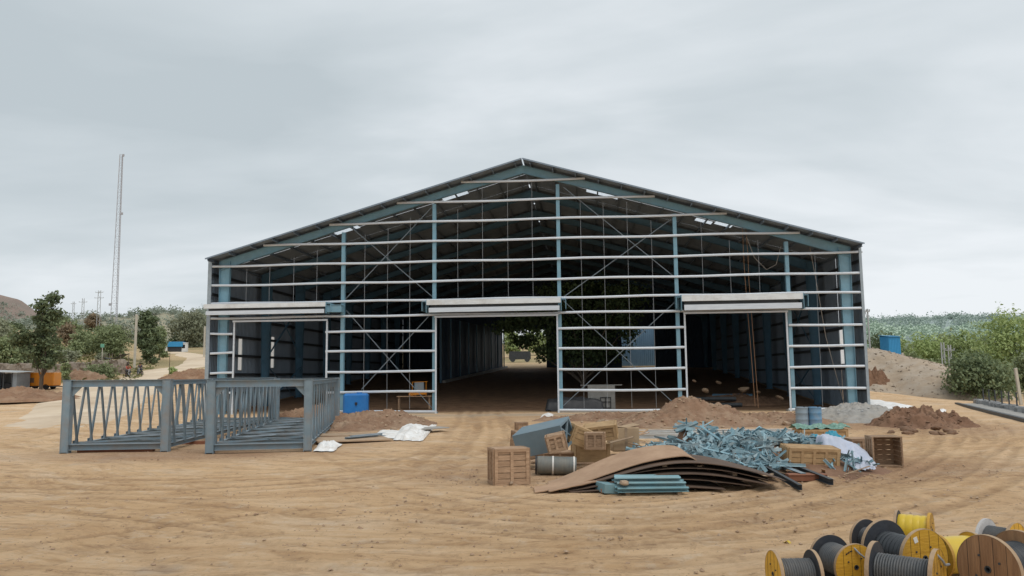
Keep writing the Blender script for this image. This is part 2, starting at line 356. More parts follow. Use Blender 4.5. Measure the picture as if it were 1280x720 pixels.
# ------------------------------------------------------------------ building frame of reference
BC = Vector((.854, 53.2, 0)); BYAW = .0863
UAX = Vector((math.cos(BYAW), -math.sin(BYAW), 0)); VAX = Vector((math.sin(BYAW), math.cos(BYAW), 0))
BW, BE, BR, BL = 44.17, 10.75, 17.12, 60.0
def b2w(u, v, z=0): return BC + UAX * u + VAX * v + Vector((0, 0, z))
def w2b(p): d = Vector(p) - BC; return d.dot(UAX), d.dot(VAX), p[2]
def bface(px, py, v=0.0):
    p = on_plane(px, py, b2w(0, v), VAX); u, _, z = w2b(p); return u, z

# ------------------------------------------------------------------ ground
def spread(lo, hi, step, out_lo, out_hi, g=1.16):
    mid = list(np.arange(lo, hi + 1e-6, step)); a = []; x = lo; s = step
    while x > out_lo: s *= g; x -= s; a.append(x)
    b = []; x = hi; s = step
    while x < out_hi: s *= g; x += s; b.append(x)
    return np.array(a[::-1] + mid + b)
gx = spread(-24, 26, .10, -3000, 3000); gy = np.unique(np.round(np.concatenate([spread(8.6, 24, .065, -300, 24, 1.16), spread(24, 42, .12, 23.95, 4000, 1.07)]), 4)); gy = gy[np.concatenate([[True], np.diff(gy) > .02])]
X, Y = np.meshgrid(gx, gy); nx, ny = len(gx), len(gy)
def vnoise(x, y, seed=0):
    """smooth value noise, numpy"""
    rs = np.random.RandomState(seed); T = rs.rand(256, 256)
    xi = np.floor(x).astype(int); yi = np.floor(y).astype(int); fx = x - xi; fy = y - yi
    fx = fx * fx * (3 - 2 * fx); fy = fy * fy * (3 - 2 * fy)
    g = lambda a, b: T[a % 256, b % 256]
    return (g(xi, yi) * (1 - fx) + g(xi + 1, yi) * fx) * (1 - fy) + (g(xi, yi + 1) * (1 - fx) + g(xi + 1, yi + 1) * fx) * fy
def vfbm(x, y, o=4, seed=0, rough=.5):
    s = 0; a = 1; t = 0
    for k in range(o):
        s = s + a * (vnoise(x * 2 ** k + 13.7 * k, y * 2 ** k + 5.1 * k, seed + k) - .5) * 2; t += a; a *= rough
    return s / t
near = sstep(70, 45, Y) * sstep(-60, -30, X) * sstep(60, 32, X)
track = np.zeros_like(X); worn = np.zeros_like(X); dz = np.zeros_like(X)
wob = vfbm(X * .10, Y * .16, 4, 21, .6) * 2.2
yard = sstep(51, 44, Y) * sstep(7.5, 9.5, Y)
def lay_track(dist, w, depth, seed, gate=1.0, k=1.0):
    global track, dz
    br = np.clip(vnoise(X * .11 + seed * 3.3, Y * .11 + seed, 5) * 1.9 - .45, 0, 1)
    g = np.exp(-(dist / w) ** 2) * gate * br
    lip = np.exp(-((np.abs(dist) - 1.7 * w) / (.6 * w)) ** 2) * gate * br
    track = np.maximum(track, g * k); dz += -depth * g + depth * .6 * lip
rt_ = np.random.RandomState(3)
def lay_path(pix, offs, w, depth, k=1.0, jit=.12, tread=True):
    """wheel tracks along a path given by points on the ground; offs = sideways offsets of the wheels"""
    global track, dz
    w *= 1.2; P = [on_ground(*p) for p in pix]; n = len(P); S = []
    for i in range(n - 1):
        p = [P[max(0, min(n - 1, i + q))] for q in (-1, 0, 1, 2)]; m_ = max(2, int((p[2] - p[1]).length / .06))
        for j in range(m_):
            f = j / m_; S.append(.5 * ((2 * p[1]) + (p[2] - p[0]) * f + (2 * p[0] - 5 * p[1] + 4 * p[2] - p[3]) * f * f + (3 * p[1] - p[0] - 3 * p[2] + p[3]) * f ** 3))
    for q in S[::7]:
        i0, i1 = np.searchsorted(gx, (q.x - 4, q.x + 4)); j0, j1 = np.searchsorted(gy, (q.y - 4, q.y + 4))
        if i1 > i0 and j1 > j0: worn[j0:j1, i0:i1] = np.maximum(worn[j0:j1, i0:i1], k * np.exp(-(np.hypot(X[j0:j1, i0:i1] - q.x, Y[j0:j1, i0:i1] - q.y) / 1.7) ** 2))
    for oi_, off in enumerate(offs):
        D = np.full(X.shape, 9.0, np.float32); G = np.zeros(X.shape, np.float32); run = 0; ph = rt_.rand() * 40; ww = w * rt_.uniform(.8, 1.25)
        for i in range(1, len(S)):
            d = S[i] - S[i - 1]; ln = d.length
            if ln < 1e-6: continue
            run += ln; q = off + jit * 2.2 * mnoise.noise(Vector((run * .12 + ph, oi_ * 3.1, 0))); x = S[i].x + d.y / ln * q; y = S[i].y - d.x / ln * q
            br = min(1, max(0, .78 + 1.5 * mnoise.noise(Vector((run * .16 + ph, 7, oi_))))) * min(1, run / 2)
            tr_ = (.72 + .28 * math.sin(run * 27)) if tread else 1
            R_ = ww * 3; i0, i1 = np.searchsorted(gx, (x - R_, x + R_)); j0, j1 = np.searchsorted(gy, (y - R_, y + R_))
            if i1 <= i0 or j1 <= j0: continue
            dd = np.hypot(X[j0:j1, i0:i1] - x, Y[j0:j1, i0:i1] - y); sl = D[j0:j1, i0:i1]; mk = dd < sl; sl[mk] = dd[mk]; G[j0:j1, i0:i1][mk] = br * tr_
        g = np.exp(-(D / ww) ** 4) * G; lip = np.exp(-((D - 1.7 * ww) / (.55 * ww)) ** 2) * G
        track = np.maximum(track, g * k * rt_.uniform(.7, 1)); dz += -depth * g + depth * .55 * lip
belt = [(-60, 600), (60, 604), (180, 606), (300, 603), (420, 594), (520, 577), (592, 556), (622, 537), (604, 517)]
for dy, k in ((0, 1), (5, .8), (14, .7), (-7, .6)): lay_path([(x, y + dy * (1 - i / 12)) for i, (x, y) in enumerate(belt)], (-.9, .9), .16, .03, k)
lay_path([(-60, 640), (80, 631), (220, 640), (400, 662), (520, 668), (650, 670), (780, 668), (900, 660)], (-.85, .85), .10, .035, 1)
lay_path([(-60, 718), (60, 690), (140, 678), (240, 664), (360, 648), (480, 640), (600, 645)], (-.8, .8), .11, .03, .8)
lay_path([(60, 585), (120, 612), (180, 642), (260, 690), (330, 730)], (-.85, .85), .12, .02, .5)
lay_path([(-40, 668), (120, 672), (300, 690), (520, 700), (760, 695), (960, 680)], (-.8, .8), .10, .025, .7)
lay_path([(200, 720), (330, 700), (480, 690), (620, 700), (760, 712)], (-.8, .8), .10, .02, .6)
ring = [(500, 622), (640, 640), (790, 645), (920, 632), (1040, 609), (1115, 582), (1158, 556), (1166, 532), (1140, 512)]
for dx, dy, k in ((0, 0, 1), (22, 8, .9), (-30, -9, .8), (50, 17, .9), (80, 26, .7), (36, 12, .6)): lay_path([(x + dx * (i / 8), y + dy * (1 - .5 * i / 8)) for i, (x, y) in enumerate(ring)], (-.85, .85), .13, .032, k)
lay_path([(640, 700), (800, 690), (930, 668), (1080, 640), (1190, 610), (1270, 574), (1310, 545)], (-.85, .85), .12, .03, .8)
lay_path([(420, 560), (520, 600), (640, 625), (760, 636), (880, 628)], (-.85, .85), .12, .02, .6)
for xs in (-30, 0, 22): lay_path([(560 + xs, 610), (590 + xs * .8, 575), (606 + xs * .6, 545), (606 + xs * .5, 520), (604 + xs * .4, 505)], (-.9, .9), .15, .03, .8)
lay_path([(-40, 560), (60, 538), (130, 520), (200, 500)], (-.9, .9), .16, .02, .6)
Z = terrain(X, Y)
Z += dz + near * (.028 * vfbm(X * .2, Y * .2, 3, 2) + .010 * vfbm(X * 1.4, Y * 1.4, 3, 9)) + sstep(60, 130, np.hypot(X, Y)) * .25 * vfbm(X * .05, Y * .05, 3, 4)
fine = sstep(34, 20, Y) * near
cl_ = vnoise(X * 5.3, Y * 5.3, 61) * vnoise(X * .9, Y * .9, 62); Z += fine * (.010 * vfbm(X * 4.1, Y * 4.1, 2, 33) + .05 * np.clip(cl_ - .52, 0, 1))
UB = (X - BC.x) * UAX.x + (Y - BC.y) * UAX.y; VB = (X - BC.x) * VAX.x + (Y - BC.y) * VAX.y
inside = sstep(BW / 2 + .3, BW / 2 - .6, np.abs(UB)) * sstep(-.9, 3.0, VB + 1.2 * vfbm(X * .35, Y * .35, 3, 8)) * sstep(BL + 1, BL - 1, VB)  # floor painted darker under the roof, carrying the shed's shade
strip = np.exp(-((VB + 2.6 + .8 * vfbm(X * .25, Y * .25, 3, 14)) / 1.3) ** 2) * sstep(-16, -9, UB) * sstep(13, 7, UB) * (.5 + .5 * vnoise(X * .5, Y * .5, 3))   # pale dusty strip before the doors
def blob(cx, cy, rx, ry): return np.exp(-(((X - cx) / rx) ** 2 + ((Y - cy) / ry) ** 2) ** 1.5)
dark = np.clip(.8 * blob(3.3, 21.2, 6.2, 3.0) + .8 * blob(9, 22, 4.5, 2.6) + .9 * blob(12, 40, 9, 5) + .8 * blob(-9.5, 35, 5, 9) + .6 * blob(6, 46, 8, 4) + .85 * blob(-12, 27, 5, 2) + .75 * blob(14, 13.5, 4.5, 2.6) + .6 * blob(19, 35, 5, 4), 0, 1)  # red-brown rubble earth, also contact shade painted under the piles
grass = np.clip(sstep(-.42, -.50, X / np.maximum(Y, 1)) * sstep(86, 100, Y) + sstep(104, 116, Y) * sstep(-.1, -.22, X / np.maximum(Y, 1)) + sstep(BL + .5, BL + 6, VB) * sstep(40, 30, np.abs(UB)) + sstep(120, 150, Y) + sstep(36, 46, X - .2 * (Y - 50)) * sstep(52, 62, Y), 0, 1) * (Y > 45)
grass = np.clip(grass * (.75 + .9 * vfbm(X * .09, Y * .09, 4, 17)), 0, 1)
s1 = (Y + wob * 1.1 - .022 * np.minimum(np.abs(X), 24) ** 2)
me = bpy.data.meshes.new('ground')
V = np.stack([X, Y, Z], -1).reshape(-1, 3).astype(np.float32)
idx = np.arange(nx * ny).reshape(ny, nx); Q = np.stack([idx[:-1, :-1], idx[:-1, 1:], idx[1:, 1:], idx[1:, :-1]], -1).reshape(-1, 4)
me.vertices.add(len(V)); me.vertices.foreach_set('co', V.ravel()); me.loops.add(Q.size); me.loops.foreach_set('vertex_index', Q.ravel().astype(np.int32))
me.polygons.add(len(Q)); me.polygons.foreach_set('loop_start', np.arange(0, Q.size, 4, dtype=np.int32)); me.polygons.foreach_set('loop_total', np.full(len(Q), 4, np.int32))
me.update(); me.polygons.foreach_set('use_smooth', [True] * len(Q))
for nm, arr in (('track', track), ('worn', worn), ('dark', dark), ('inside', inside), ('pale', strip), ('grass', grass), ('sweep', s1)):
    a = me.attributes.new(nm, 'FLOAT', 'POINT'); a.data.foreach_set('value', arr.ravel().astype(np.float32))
ground = bpy.data.objects.new('ground', me); C.objects.link(ground); tag(ground, kind='structure')

def ground_material():
    m = bpy.data.materials.new('dirt_ground'); m.use_nodes = True; nt = m.node_tree; N = nt.nodes; L = nt.links; b = N['Principled BSDF']
    b.inputs['Roughness'].default_value = .95; b.inputs['Specular IOR Level'].default_value = .15
    geo = N.new('ShaderNodeNewGeometry'); sp = N.new('ShaderNodeSeparateXYZ'); L.new(geo.outputs['Position'], sp.inputs[0])
    def att(n): a = N.new('ShaderNodeAttribute'); a.attribute_name = n; return a.outputs['Fac']
    def mth(op, a, b_=None, c=None):
        n = N.new('ShaderNodeMath'); n.operation = op
        for i, k in enumerate((a, b_, c)):
            if k is None: continue
            if hasattr(k, 'links'): L.new(k, n.inputs[i])
            else: n.inputs[i].default_value = k
        return n.outputs[0]
    def noise(sc, det, vec=None, ro=.6):
        n = N.new('ShaderNodeTexNoise'); n.inputs['Scale'].default_value = sc; n.inputs['Detail'].default_value = det; n.inputs['Roughness'].default_value = ro
        L.new(vec or geo.outputs['Position'], n.inputs['Vector']); return n.outputs['Fac']
    def rng(v, a, b_, lo=0., hi=1.):
        n = N.new('ShaderNodeMapRange'); n.inputs['From Min'].default_value = a; n.inputs['From Max'].default_value = b_; n.inputs['To Min'].default_value = lo; n.inputs['To Max'].default_value = hi
        L.new(v, n.inputs['Value']); return n.outputs[0]
    def mixc(f, a, b_):
        n = N.new('ShaderNodeMix'); n.data_type = 'RGBA'
        if hasattr(f, 'links'): L.new(f, n.inputs['Factor'])
        else: n.inputs['Factor'].default_value = f
        for s_, k in (('A', a), ('B', b_)):
            if hasattr(k, 'links'): L.new(k, n.inputs[s_])
            else: n.inputs[s_].default_value = (*k, 1)
        return n.outputs['Result']
    cx = N.new('ShaderNodeCombineXYZ'); L.new(mth('MULTIPLY', sp.outputs['X'], .22), cx.inputs[0]); L.new(mth('MULTIPLY', att('sweep'), .8), cx.inputs[1])
    st = noise(1.0, 7, cx.outputs[0], .62)
    cx2 = N.new('ShaderNodeCombineXYZ'); L.new(mth('MULTIPLY', sp.outputs['X'], .7), cx2.inputs[0]); L.new(mth('MULTIPLY', att('sweep'), 3.6), cx2.inputs[1])
    st2 = noise(1.0, 6, cx2.outputs[0], .65)
    cx3 = N.new('ShaderNodeCombineXYZ'); L.new(mth('MULTIPLY', sp.outputs['X'], .11), cx3.inputs[0]); L.new(mth('MULTIPLY', att('sweep'), .62), cx3.inputs[1])
    def ridge(v, w_): return rng(mth('ABSOLUTE', mth('SUBTRACT', v, .5)), 0, w_, 1, 0)
    st3 = noise(1.0, 5, cx3.outputs[0], .55); cx4 = N.new('ShaderNodeVectorMath'); cx4.operation = 'SCALE'; cx4.inputs['Scale'].default_value = 2.3; L.new(cx3.outputs[0], cx4.inputs[0]); st4 = noise(1.0, 6, cx4.outputs[0], .6)
    big = noise(.16, 5); med = noise(1.3, 8, ro=.7); fin = noise(9, 8, ro=.78); peb = noise(34, 4, ro=.7)
    col = mixc(rng(big, .35, .65), (.75, .535, .335), (.69, .465, .265))
    col = mixc(rng(st, .50, .66, 0, .6), col, (.52, .32, .17))
    col = mixc(rng(st, .46, .34, 0, .7), col, (.76, .59, .42))
    col = mixc(mth('MULTIPLY', rng(st2, .54, .66, 0, .75), rng(med, .35, .6)), col, (.37, .225, .122))
    col = mixc(rng(med, .56, .74, 0, .55), col, (.68, .55, .41))
    col = mixc(rng(fin, .56, .70, 0, .65), col, (.32, .20, .118))
    col = mixc(rng(peb, .62, .74, 0, .5), col, (.68, .55, .41))
    clod = noise(3.2, 9, ro=.8)
    wn = mth('MULTIPLY', att('worn'), rng(st2, .36, .6, .15, 1)); col = mixc(mth('MULTIPLY', wn, .55), col, (.50, .305, .15))
    cl2 = noise(1.15, 7, ro=.75); col = mixc(mth('MULTIPLY', rng(cl2, .55, .66), .42), col, (.36, .225, .13)); col = mixc(mth('MULTIPLY', rng(cl2, .45, .36), .5), col, (.70, .565, .42))
    wet = noise(.33, 4); col = mixc(mth('MULTIPLY', rng(wet, .62, .70), .45), col, (.47, .40, .33))
    ln = mth('MULTIPLY', ridge(st3, .022), rng(med, .42, .62)); col = mixc(mth('MULTIPLY', ln, .6), col, (.36, .215, .12))
    ln2 = mth('MULTIPLY', ridge(st4, .03), rng(big, .42, .6)); col = mixc(mth('MULTIPLY', ln2, .45), col, (.40, .245, .14))
    col = mixc(mth('MULTIPLY', rng(clod, .55, .63), rng(st, .38, .58, .15, .9)), col, (.29, .178, .10))
    col = mixc(mth('MULTIPLY', rng(clod, .40, .33), .5), col, (.60, .49, .37))
    tr = mth('MULTIPLY', att('track'), rng(med, .3, .6, .35, 1))
    col = mixc(mth('MULTIPLY', tr, .85), col, (.25, .148, .08))
    dk = mth('MULTIPLY', att('dark'), rng(fin, .3, .62, .45, 1)); col = mixc(mth('MULTIPLY', dk, .85), col, (.31, .185, .115))
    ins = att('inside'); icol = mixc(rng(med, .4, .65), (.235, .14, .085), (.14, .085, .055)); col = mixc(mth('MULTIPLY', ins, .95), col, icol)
    col = mixc(mth('MULTIPLY', att('pale'), .75), col, (.40, .35, .285))
    gcol = mixc(rng(med, .38, .66), (.15, .16, .065), (.30, .245, .14)); col = mixc(mth('MULTIPLY', att('grass'), rng(fin, .32, .6, .35, 1)), col, gcol)
    L.new(col, b.inputs['Base Color'])
    h = mth('ADD', mth('MULTIPLY', ln, -.5), mth('ADD', mth('MULTIPLY', clod, 1.2), mth('MULTIPLY', fin, .7))); h = mth('ADD', h, mth('ADD', mth('MULTIPLY', peb, .45), mth('MULTIPLY', st2, .12)))
    bp = N.new('ShaderNodeBump'); bp.inputs['Strength'].default_value = 1.0; bp.inputs['Distance'].default_value = .06; L.new(h, bp.inputs['Height']); L.new(bp.outputs[0], b.inputs['Normal'])
    return m
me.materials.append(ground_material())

# dirt road climbing away on the left
def ribbon(pts, half, name, m, lift=.06, n=60, parent=None):
    pts = [Vector((p[0], p[1], 0)) for p in pts]
    def cat(t):
        s = t * (len(pts) - 1); i = min(int(s), len(pts) - 2); f = s - i
        p = [pts[max(0, min(len(pts) - 1, i + k))] for k in (-1, 0, 1, 2)]
        return .5 * ((2 * p[1]) + (p[2] - p[0]) * f + (2 * p[0] - 5 * p[1] + 4 * p[2] - p[3]) * f * f + (3 * p[1] - p[0] - 3 * p[2] + p[3]) * f ** 3)
    mb = MB()
    def fn(a, b_):
        p = cat(b_); d = (cat(min(1, b_ + .01)) - cat(max(0, b_ - .01))).normalized(); s = Vector((d.y, -d.x, 0))
        hw = half(b_) if callable(half) else half
        hw *= 1 + .12 * fbm(p.x * .1, p.y * .1, a * 2)
        q = p + s * hw * (a * 2 - 1)
        return (q.x, q.y, tz(q.x, q.y) + lift * min(1, b_ * 6) - .05 * (1 - min(1, b_ * 6)) - .35 * (abs(a * 2 - 1) ** 4))
    mb.grid(fn, 10, n); return mb.build(name, m, smooth=180)
M['road_dirt'] = mat('road_dirt', (.70, .58, .44), (.60, .47, .33), .35, .95, bump=.5, bscale=5, dirt=(.30, .19, .11), dirt_amt=.3)
rp = [on_ground(px, py) for px, py in ((40, 545), (120, 500), (165, 478), (205, 464))] + [base_at(252, 135), base_at(243, 172), base_at(224, 192), base_at(196, 214)]
tag(ribbon(rp, lambda t: 5.6 - 3.7 * t if t < .5 else 3.75, 'dirt_road', M['road_dirt'], .16, 90), kind='structure')

# ------------------------------------------------------------------ heaps
def heap(mb, cx, cy, rx, ry, h, seed, rough=.25, pw=1.5, base=None, peaks=None, n=64, rot=0):
    """an uneven heap standing on the ground; local to (cx, cy)"""
    z0 = tz(cx, cy) if base is None else base
    def fn(a, b_):
        th = 2 * PI * a; r = b_
        wr = 1 + .22 * fbm(math.cos(th) * 1.3 + seed, math.sin(th) * 1.3, seed)
        x = math.cos(th) * r * rx * wr; y = math.sin(th) * r * ry * wr
        if rot: x, y = x * math.cos(rot) - y * math.sin(rot), x * math.sin(rot) + y * math.cos(rot)
        pk = max(0, 1 - r ** pw)
        if peaks: pk = max(k * math.exp(-((x - a_) / w_) ** 2 - ((y - b2) / w_) ** 2) for a_, b2, w_, k in peaks) * max(0, 1 - r ** 4)
        fq = 3.2 / max(rx, ry); e_ = min(1, (1 - r) * 4 + .1); z = h * pk + .55 * rough * h * fbm(x * fq + seed, y * fq, 0) * e_ + .16 * min(h, 1.2) * rough * 2 * fbm(x * 2.6 + seed, y * 2.6, 3) * e_ + (.09 * abs(mnoise.noise(Vector((x * 3.6 + seed, y * 3.6, 1)))) + .07 * mnoise.noise(Vector((x * 8 + seed, y * 8, 1)))) * e_
        return (x, y, max(z, -.02) - .10 * (r > .97))
    mb.grid(fn, n * 2, n); heap.fn = fn; return (cx, cy, z0)
HEAP_PTS = {}
def make_heap(name, label, cat, m, cx, cy, rx, ry, h, seed, stones=260, sm='stone', **k):
    mb = MB(); loc = heap(mb, cx, cy, rx, ry, h, seed, **k); o = mb.build(name, m, loc=loc, smooth=180); rs = random.Random(seed)
    for i in range(stones):
        q = heap.fn(rs.random(), rs.random() ** .55); HEAP_PTS.setdefault(sm, []).append((cx + q[0], cy + q[1], loc[2] + q[2] + .01))
    return tag(o, label, cat)

# rocks: a few prototype meshes, each rock its own object
def rock_mesh(seed, sub=2):
    bm = bmesh.new(); bmesh.ops.create_icosphere(bm, subdivisions=sub, radius=.5)
    for v in bm.verts:
        k = 1 + .5 * mnoise.noise(v.co * 1.7 + Vector((seed * 7.1, seed, 0))) + .15 * mnoise.noise(v.co * 5 + Vector((seed, 0, 0))); v.co *= k; v.co.z *= .72
    me = bpy.data.meshes.new('rock'); bm.to_mesh(me); bm.free()
    for p in me.polygons: p.use_smooth = seed % 2 == 0
    return me
ROCKS = {}
def rock(loc, size, label, group, m='stone', seed=None, name='rock'):
    s = R.randrange(5) if seed is None else seed
    if (s, m) not in ROCKS:
        me = rock_mesh(s); me.materials.append(M[m]); ROCKS[(s, m)] = me
    o = bpy.data.objects.new(name, ROCKS[(s, m)]); C.objects.link(o); o.location = loc
    o.scale = (size * R.uniform(.8, 1.3), size * R.uniform(.8, 1.2), size * R.uniform(.7, 1)); o.rotation_euler = (R.uniform(-.4, .4), R.uniform(-.4, .4), R.uniform(0, 6.3))
    return tag(o, label, 'rock', group)
def pebbles(name, pts, smin, smax, m, seed):
    """ground litter nobody could count: one object of many small stones"""
    rs = np.random.RandomState(seed); mb = MB()
    base = [(1, 0, 0), (-.9, .1, 0), (.1, .95, 0), (0, -1, .1), (.1, 0, .8), (0, .1, -.7)]
    tri = [(0, 2, 4), (2, 1, 4), (1, 3, 4), (3, 0, 4), (2, 0, 5), (1, 2, 5), (3, 1, 5), (0, 3, 5)]
    for x, y, z in pts:
        s = smin * (smax / smin) ** (rs.rand() ** 2.2); a = rs.rand() * 6.3; ca, sa = math.cos(a), math.sin(a)
        j = rs.uniform(.55, 1.2, (6, 3)) * s
        mb.add([(x + (p[0] * q[0]) * ca - (p[1] * q[1]) * sa, y + (p[0] * q[0]) * sa + (p[1] * q[1]) * ca, z + p[2] * q[2] * .8) for p, q in zip(base, j)], tri)
    return tag(mb.build(name, m), kind='stuff')
# ------------------------------------------------------------------ plants
def leaf_cloud(clumps, n, size, seed, droop=.2, shell=.55):
    """n small leaf-sized quads spread through ellipsoid clumps [(c, (rx,ry,rz), weight)] -> verts, faces, tone"""
    rs = np.random.RandomState(seed)
    wts = np.array([c[2] if len(c) > 2 else c[1][0] * c[1][1] + c[1][0] * c[1][2] for c in clumps], float); wts /= wts.sum()
    k = rs.choice(len(clumps), n, p=wts)
    cc = np.array([c[0] for c in clumps], float)[k]; rr = np.array([c[1] for c in clumps], float)[k]
    d = rs.normal(size=(n, 3)); d /= np.linalg.norm(d, axis=1)[:, None]
    # uneven outline: radius varies by direction with lumpy noise
    lump = 1 + .38 * np.sin(d[:, 0] * 5.1 + k * 1.7 + seed) * np.sin(d[:, 1] * 4.3 + k) + .25 * np.sin(d[:, 2] * 7.7 + k * 2.3)
    r = (shell + (1 - shell) * rs.rand(n) ** .6) * np.where(rs.rand(n) < .18, rs.uniform(.3, 1.15, n), 1) * lump
    p = cc + d * rr * r[:, None]
    nrm = d * .5 + rs.normal(size=(n, 3)) * .7 + np.array([0, 0, .45]); nrm /= np.linalg.norm(nrm, axis=1)[:, None]
    t = np.cross(nrm, rs.normal(size=(n, 3))); t /= np.linalg.norm(t, axis=1)[:, None]; b = np.cross(nrm, t)
    s = size * rs.uniform(.55, 1.35, n)[:, None]; t *= s * .5; b *= s * .32
    q = np.stack([p - t, p + b, p + t - np.array([0, 0, 1.]) * s * droop, p - b], 1)
    cl = rs.rand(len(clumps))[k]
    tone = np.clip(.25 * cl + .5 * rs.rand(n) + .3 * (d[:, 2] * .5 + .5) * rs.rand(n) + .05, 0, 1)
    return q.reshape(-1, 3), tone
def leaf_mesh(name, V, tone, m):
    n = len(V) // 4; me = bpy.data.meshes.new(name); me.vertices.add(n * 4); me.vertices.foreach_set('co', V.astype(np.float32).ravel())
    me.loops.add(n * 4); me.loops.foreach_set('vertex_index', np.arange(n * 4, dtype=np.int32)); me.polygons.add(n)
    me.polygons.foreach_set('loop_start', np.arange(0, n * 4, 4, dtype=np.int32)); me.polygons.foreach_set('loop_total', np.full(n, 4, np.int32)); me.update()
    a = me.attributes.new('tone', 'FLOAT', 'FACE'); a.data.foreach_set('value', tone.astype(np.float32)); me.materials.append(m)
    return me
def branchy(mb, p0, p1, r0, r1, seed, wig=.12, n=6, k=7):
    rs = random.Random(seed); p0 = Vector(p0); p1 = Vector(p1); ln = (p1 - p0).length; pts = []
    for i in range(n + 1):
        t = i / n; o = Vector((rs.uniform(-1, 1), rs.uniform(-1, 1), rs.uniform(-.4, .4))) * wig * ln * (math.sin(PI * t) * .8 + .1 * (t > 0))
        pts.append(p0.lerp(p1, t) + o)
    mb.tube(pts, [r0 + (r1 - r0) * i / n for i in range(n + 1)], k)
    return pts
TREE_ID = [100]
def tree(name, label, cat, loc, clumps, n, size, m, bark='bark', trunk_r=.14, trunk_top=None, group=None, droop=.2, shell=.5, stems=1):
    TREE_ID[0] += 1; sd_ = TREE_ID[0]
    t = thing(name, label, cat, loc, 0, group)
    V, tone = leaf_cloud(clumps, n, size, sd_, droop, shell)
    o = bpy.data.objects.new('crown', leaf_mesh('crown', V, tone, m)); C.objects.link(o); o.parent = t
    mb = MB(); cs = sorted(clumps, key=lambda c: c[0][2])
    top = Vector(cs[len(cs) // 2][0]) if trunk_top is None else Vector(trunk_top)
    for s in range(stems):
        base = Vector((R.uniform(-.2, .2), R.uniform(-.2, .2), -.2)) if stems > 1 else Vector((0, 0, -.2))
        pts = branchy(mb, base, top, trunk_r, trunk_r * .5, sd_ + s, .06)
    for i, c in enumerate(clumps):
        j = pts[min(len(pts) - 1, 2 + i % max(1, len(pts) - 2))]
        q = j.lerp(Vector(c[0]), 1.0) ; branchy(mb, j, q, trunk_r * .45, trunk_r * .12, sd_ * 3 + i, .1, 4, 5)
    tr = mb.build('trunk', M[bark], t, smooth=60)
    return t
def crown(w, h, z0, k, seed, flat=.8):
    """k clumps filling a crown w wide between z0 and h"""
    rs = random.Random(seed); out = []
    for i in range(k):
        a = i * 2.4 + rs.uniform(-.4, .4); f = (i + .5) / k; z = z0 + (h - z0) * (.12 + .76 * f)
        env = math.sin(PI * min(1, .22 + .70 * f)); r = w * .5 * env * rs.uniform(.35, .75)
        s = w * rs.uniform(.17, .27)
        out.append(((math.cos(a) * r, math.sin(a) * r, z), (s, s, s * flat)))
    out.append(((0, 0, z0 + (h - z0) * .5), (w * .24, w * .24, (h - z0) * .36)))
    return out
# ------------------------------------------------------------------ the shed under construction
M['dull_wire'] = mat('dull_angle_steel', (.19, .235, .27), (.15, .185, .215), 3, .55, .1)
shed = thing('steel_shed', 'huge blue steel shed with open gable front of silver girts, under construction', 'shed', tuple(BC), -BYAW)
HW = BW / 2; SLOPE = (BR - BE) / HW; SL = math.hypot(HW, BR - BE); SN = (BR - BE) / SL; CS = HW / SL
def pu(px, py=430): return bface(px, py)[0]
def pz(px, py, v=-.12): return bface(px, py, v)[1]
def roofz(u): return BR - abs(u) * SLOPE
def gl(u, v):                                   # ground height at a local point
    p = b2w(u, v); return tz(p.x, p.y)
# portal frames
UC = HW - .95                                   # centre line of the portal columns
def portal(v, mname, first=False):
    for s in (-1, 1):
        mb = MB(); g = gl(s * UC, v)
        topz = roofz(UC) - .35
        w0 = .48 if first else .42; w1 = .70 if first else .80
        # tapered web with two flanges, seen edge-on from inside the shed
        for k, wd in ((0, 1),):
            a0, a1 = w0 / 2, w1 / 2
            vs = [(s * UC - a0, v - .012, g), (s * UC + a0, v - .012, g), (s * UC + a1, v - .012, topz), (s * UC - a1, v - .012, topz)]
            vs += [(x, y + .024, z) for x, y, z in vs]
            mb.add(vs, [(0, 1, 2, 3), (7, 6, 5, 4), (0, 4, 5, 1), (1, 5, 6, 2), (2, 6, 7, 3), (3, 7, 4, 0)])
            for q in (-1, 1):
                mb.bar((s * UC + q * (a0 + .012), v, g), (s * UC + q * (a1 + .012), v, topz), .30, .024, up=(1, 0, 0))
        mb.box((s * UC, v, g + .02), (w0 + .25, .5, .04))
        mb.build('column', M[mname], shed)
        mb = MB()
        # rafter: deep at the haunch, shallower at mid span
        st = [(UC + .35, .62), (HW * .62, .44), (HW * .25, .44), (0.0, .52)] if first else [(UC + .35, .72), (HW * .62, .46), (HW * .25, .44), (0.0, .55)]
        for (ua, da), (ub, db) in zip(st[:-1], st[1:]):
            za, zb = roofz(ua) - .24, roofz(ub) - .24
            vs = [(s * ua, v - .01, za - da), (s * ua, v - .01, za), (s * ub, v - .01, zb), (s * ub, v - .01, zb - db)]
            vs += [(x, y + .02, z) for x, y, z in vs]
            mb.add(vs, [(0, 1, 2, 3), (7, 6, 5, 4), (0, 4, 5, 1), (1, 5, 6, 2), (2, 6, 7, 3), (3, 7, 4, 0)])
            mb.bar((s * ua, v, za + .012), (s * ub, v, zb + .012), .26, .022); mb.bar((s * ua, v, za - da - .012), (s * ub, v, zb - db - .012), .26, .022)
        mb.build('rafter', M[mname], shed)
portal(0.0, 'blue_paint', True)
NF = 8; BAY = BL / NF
for i in range(1, NF + 1): portal(i * BAY - (.4 if i == NF else 0), 'shaded_blue_paint')
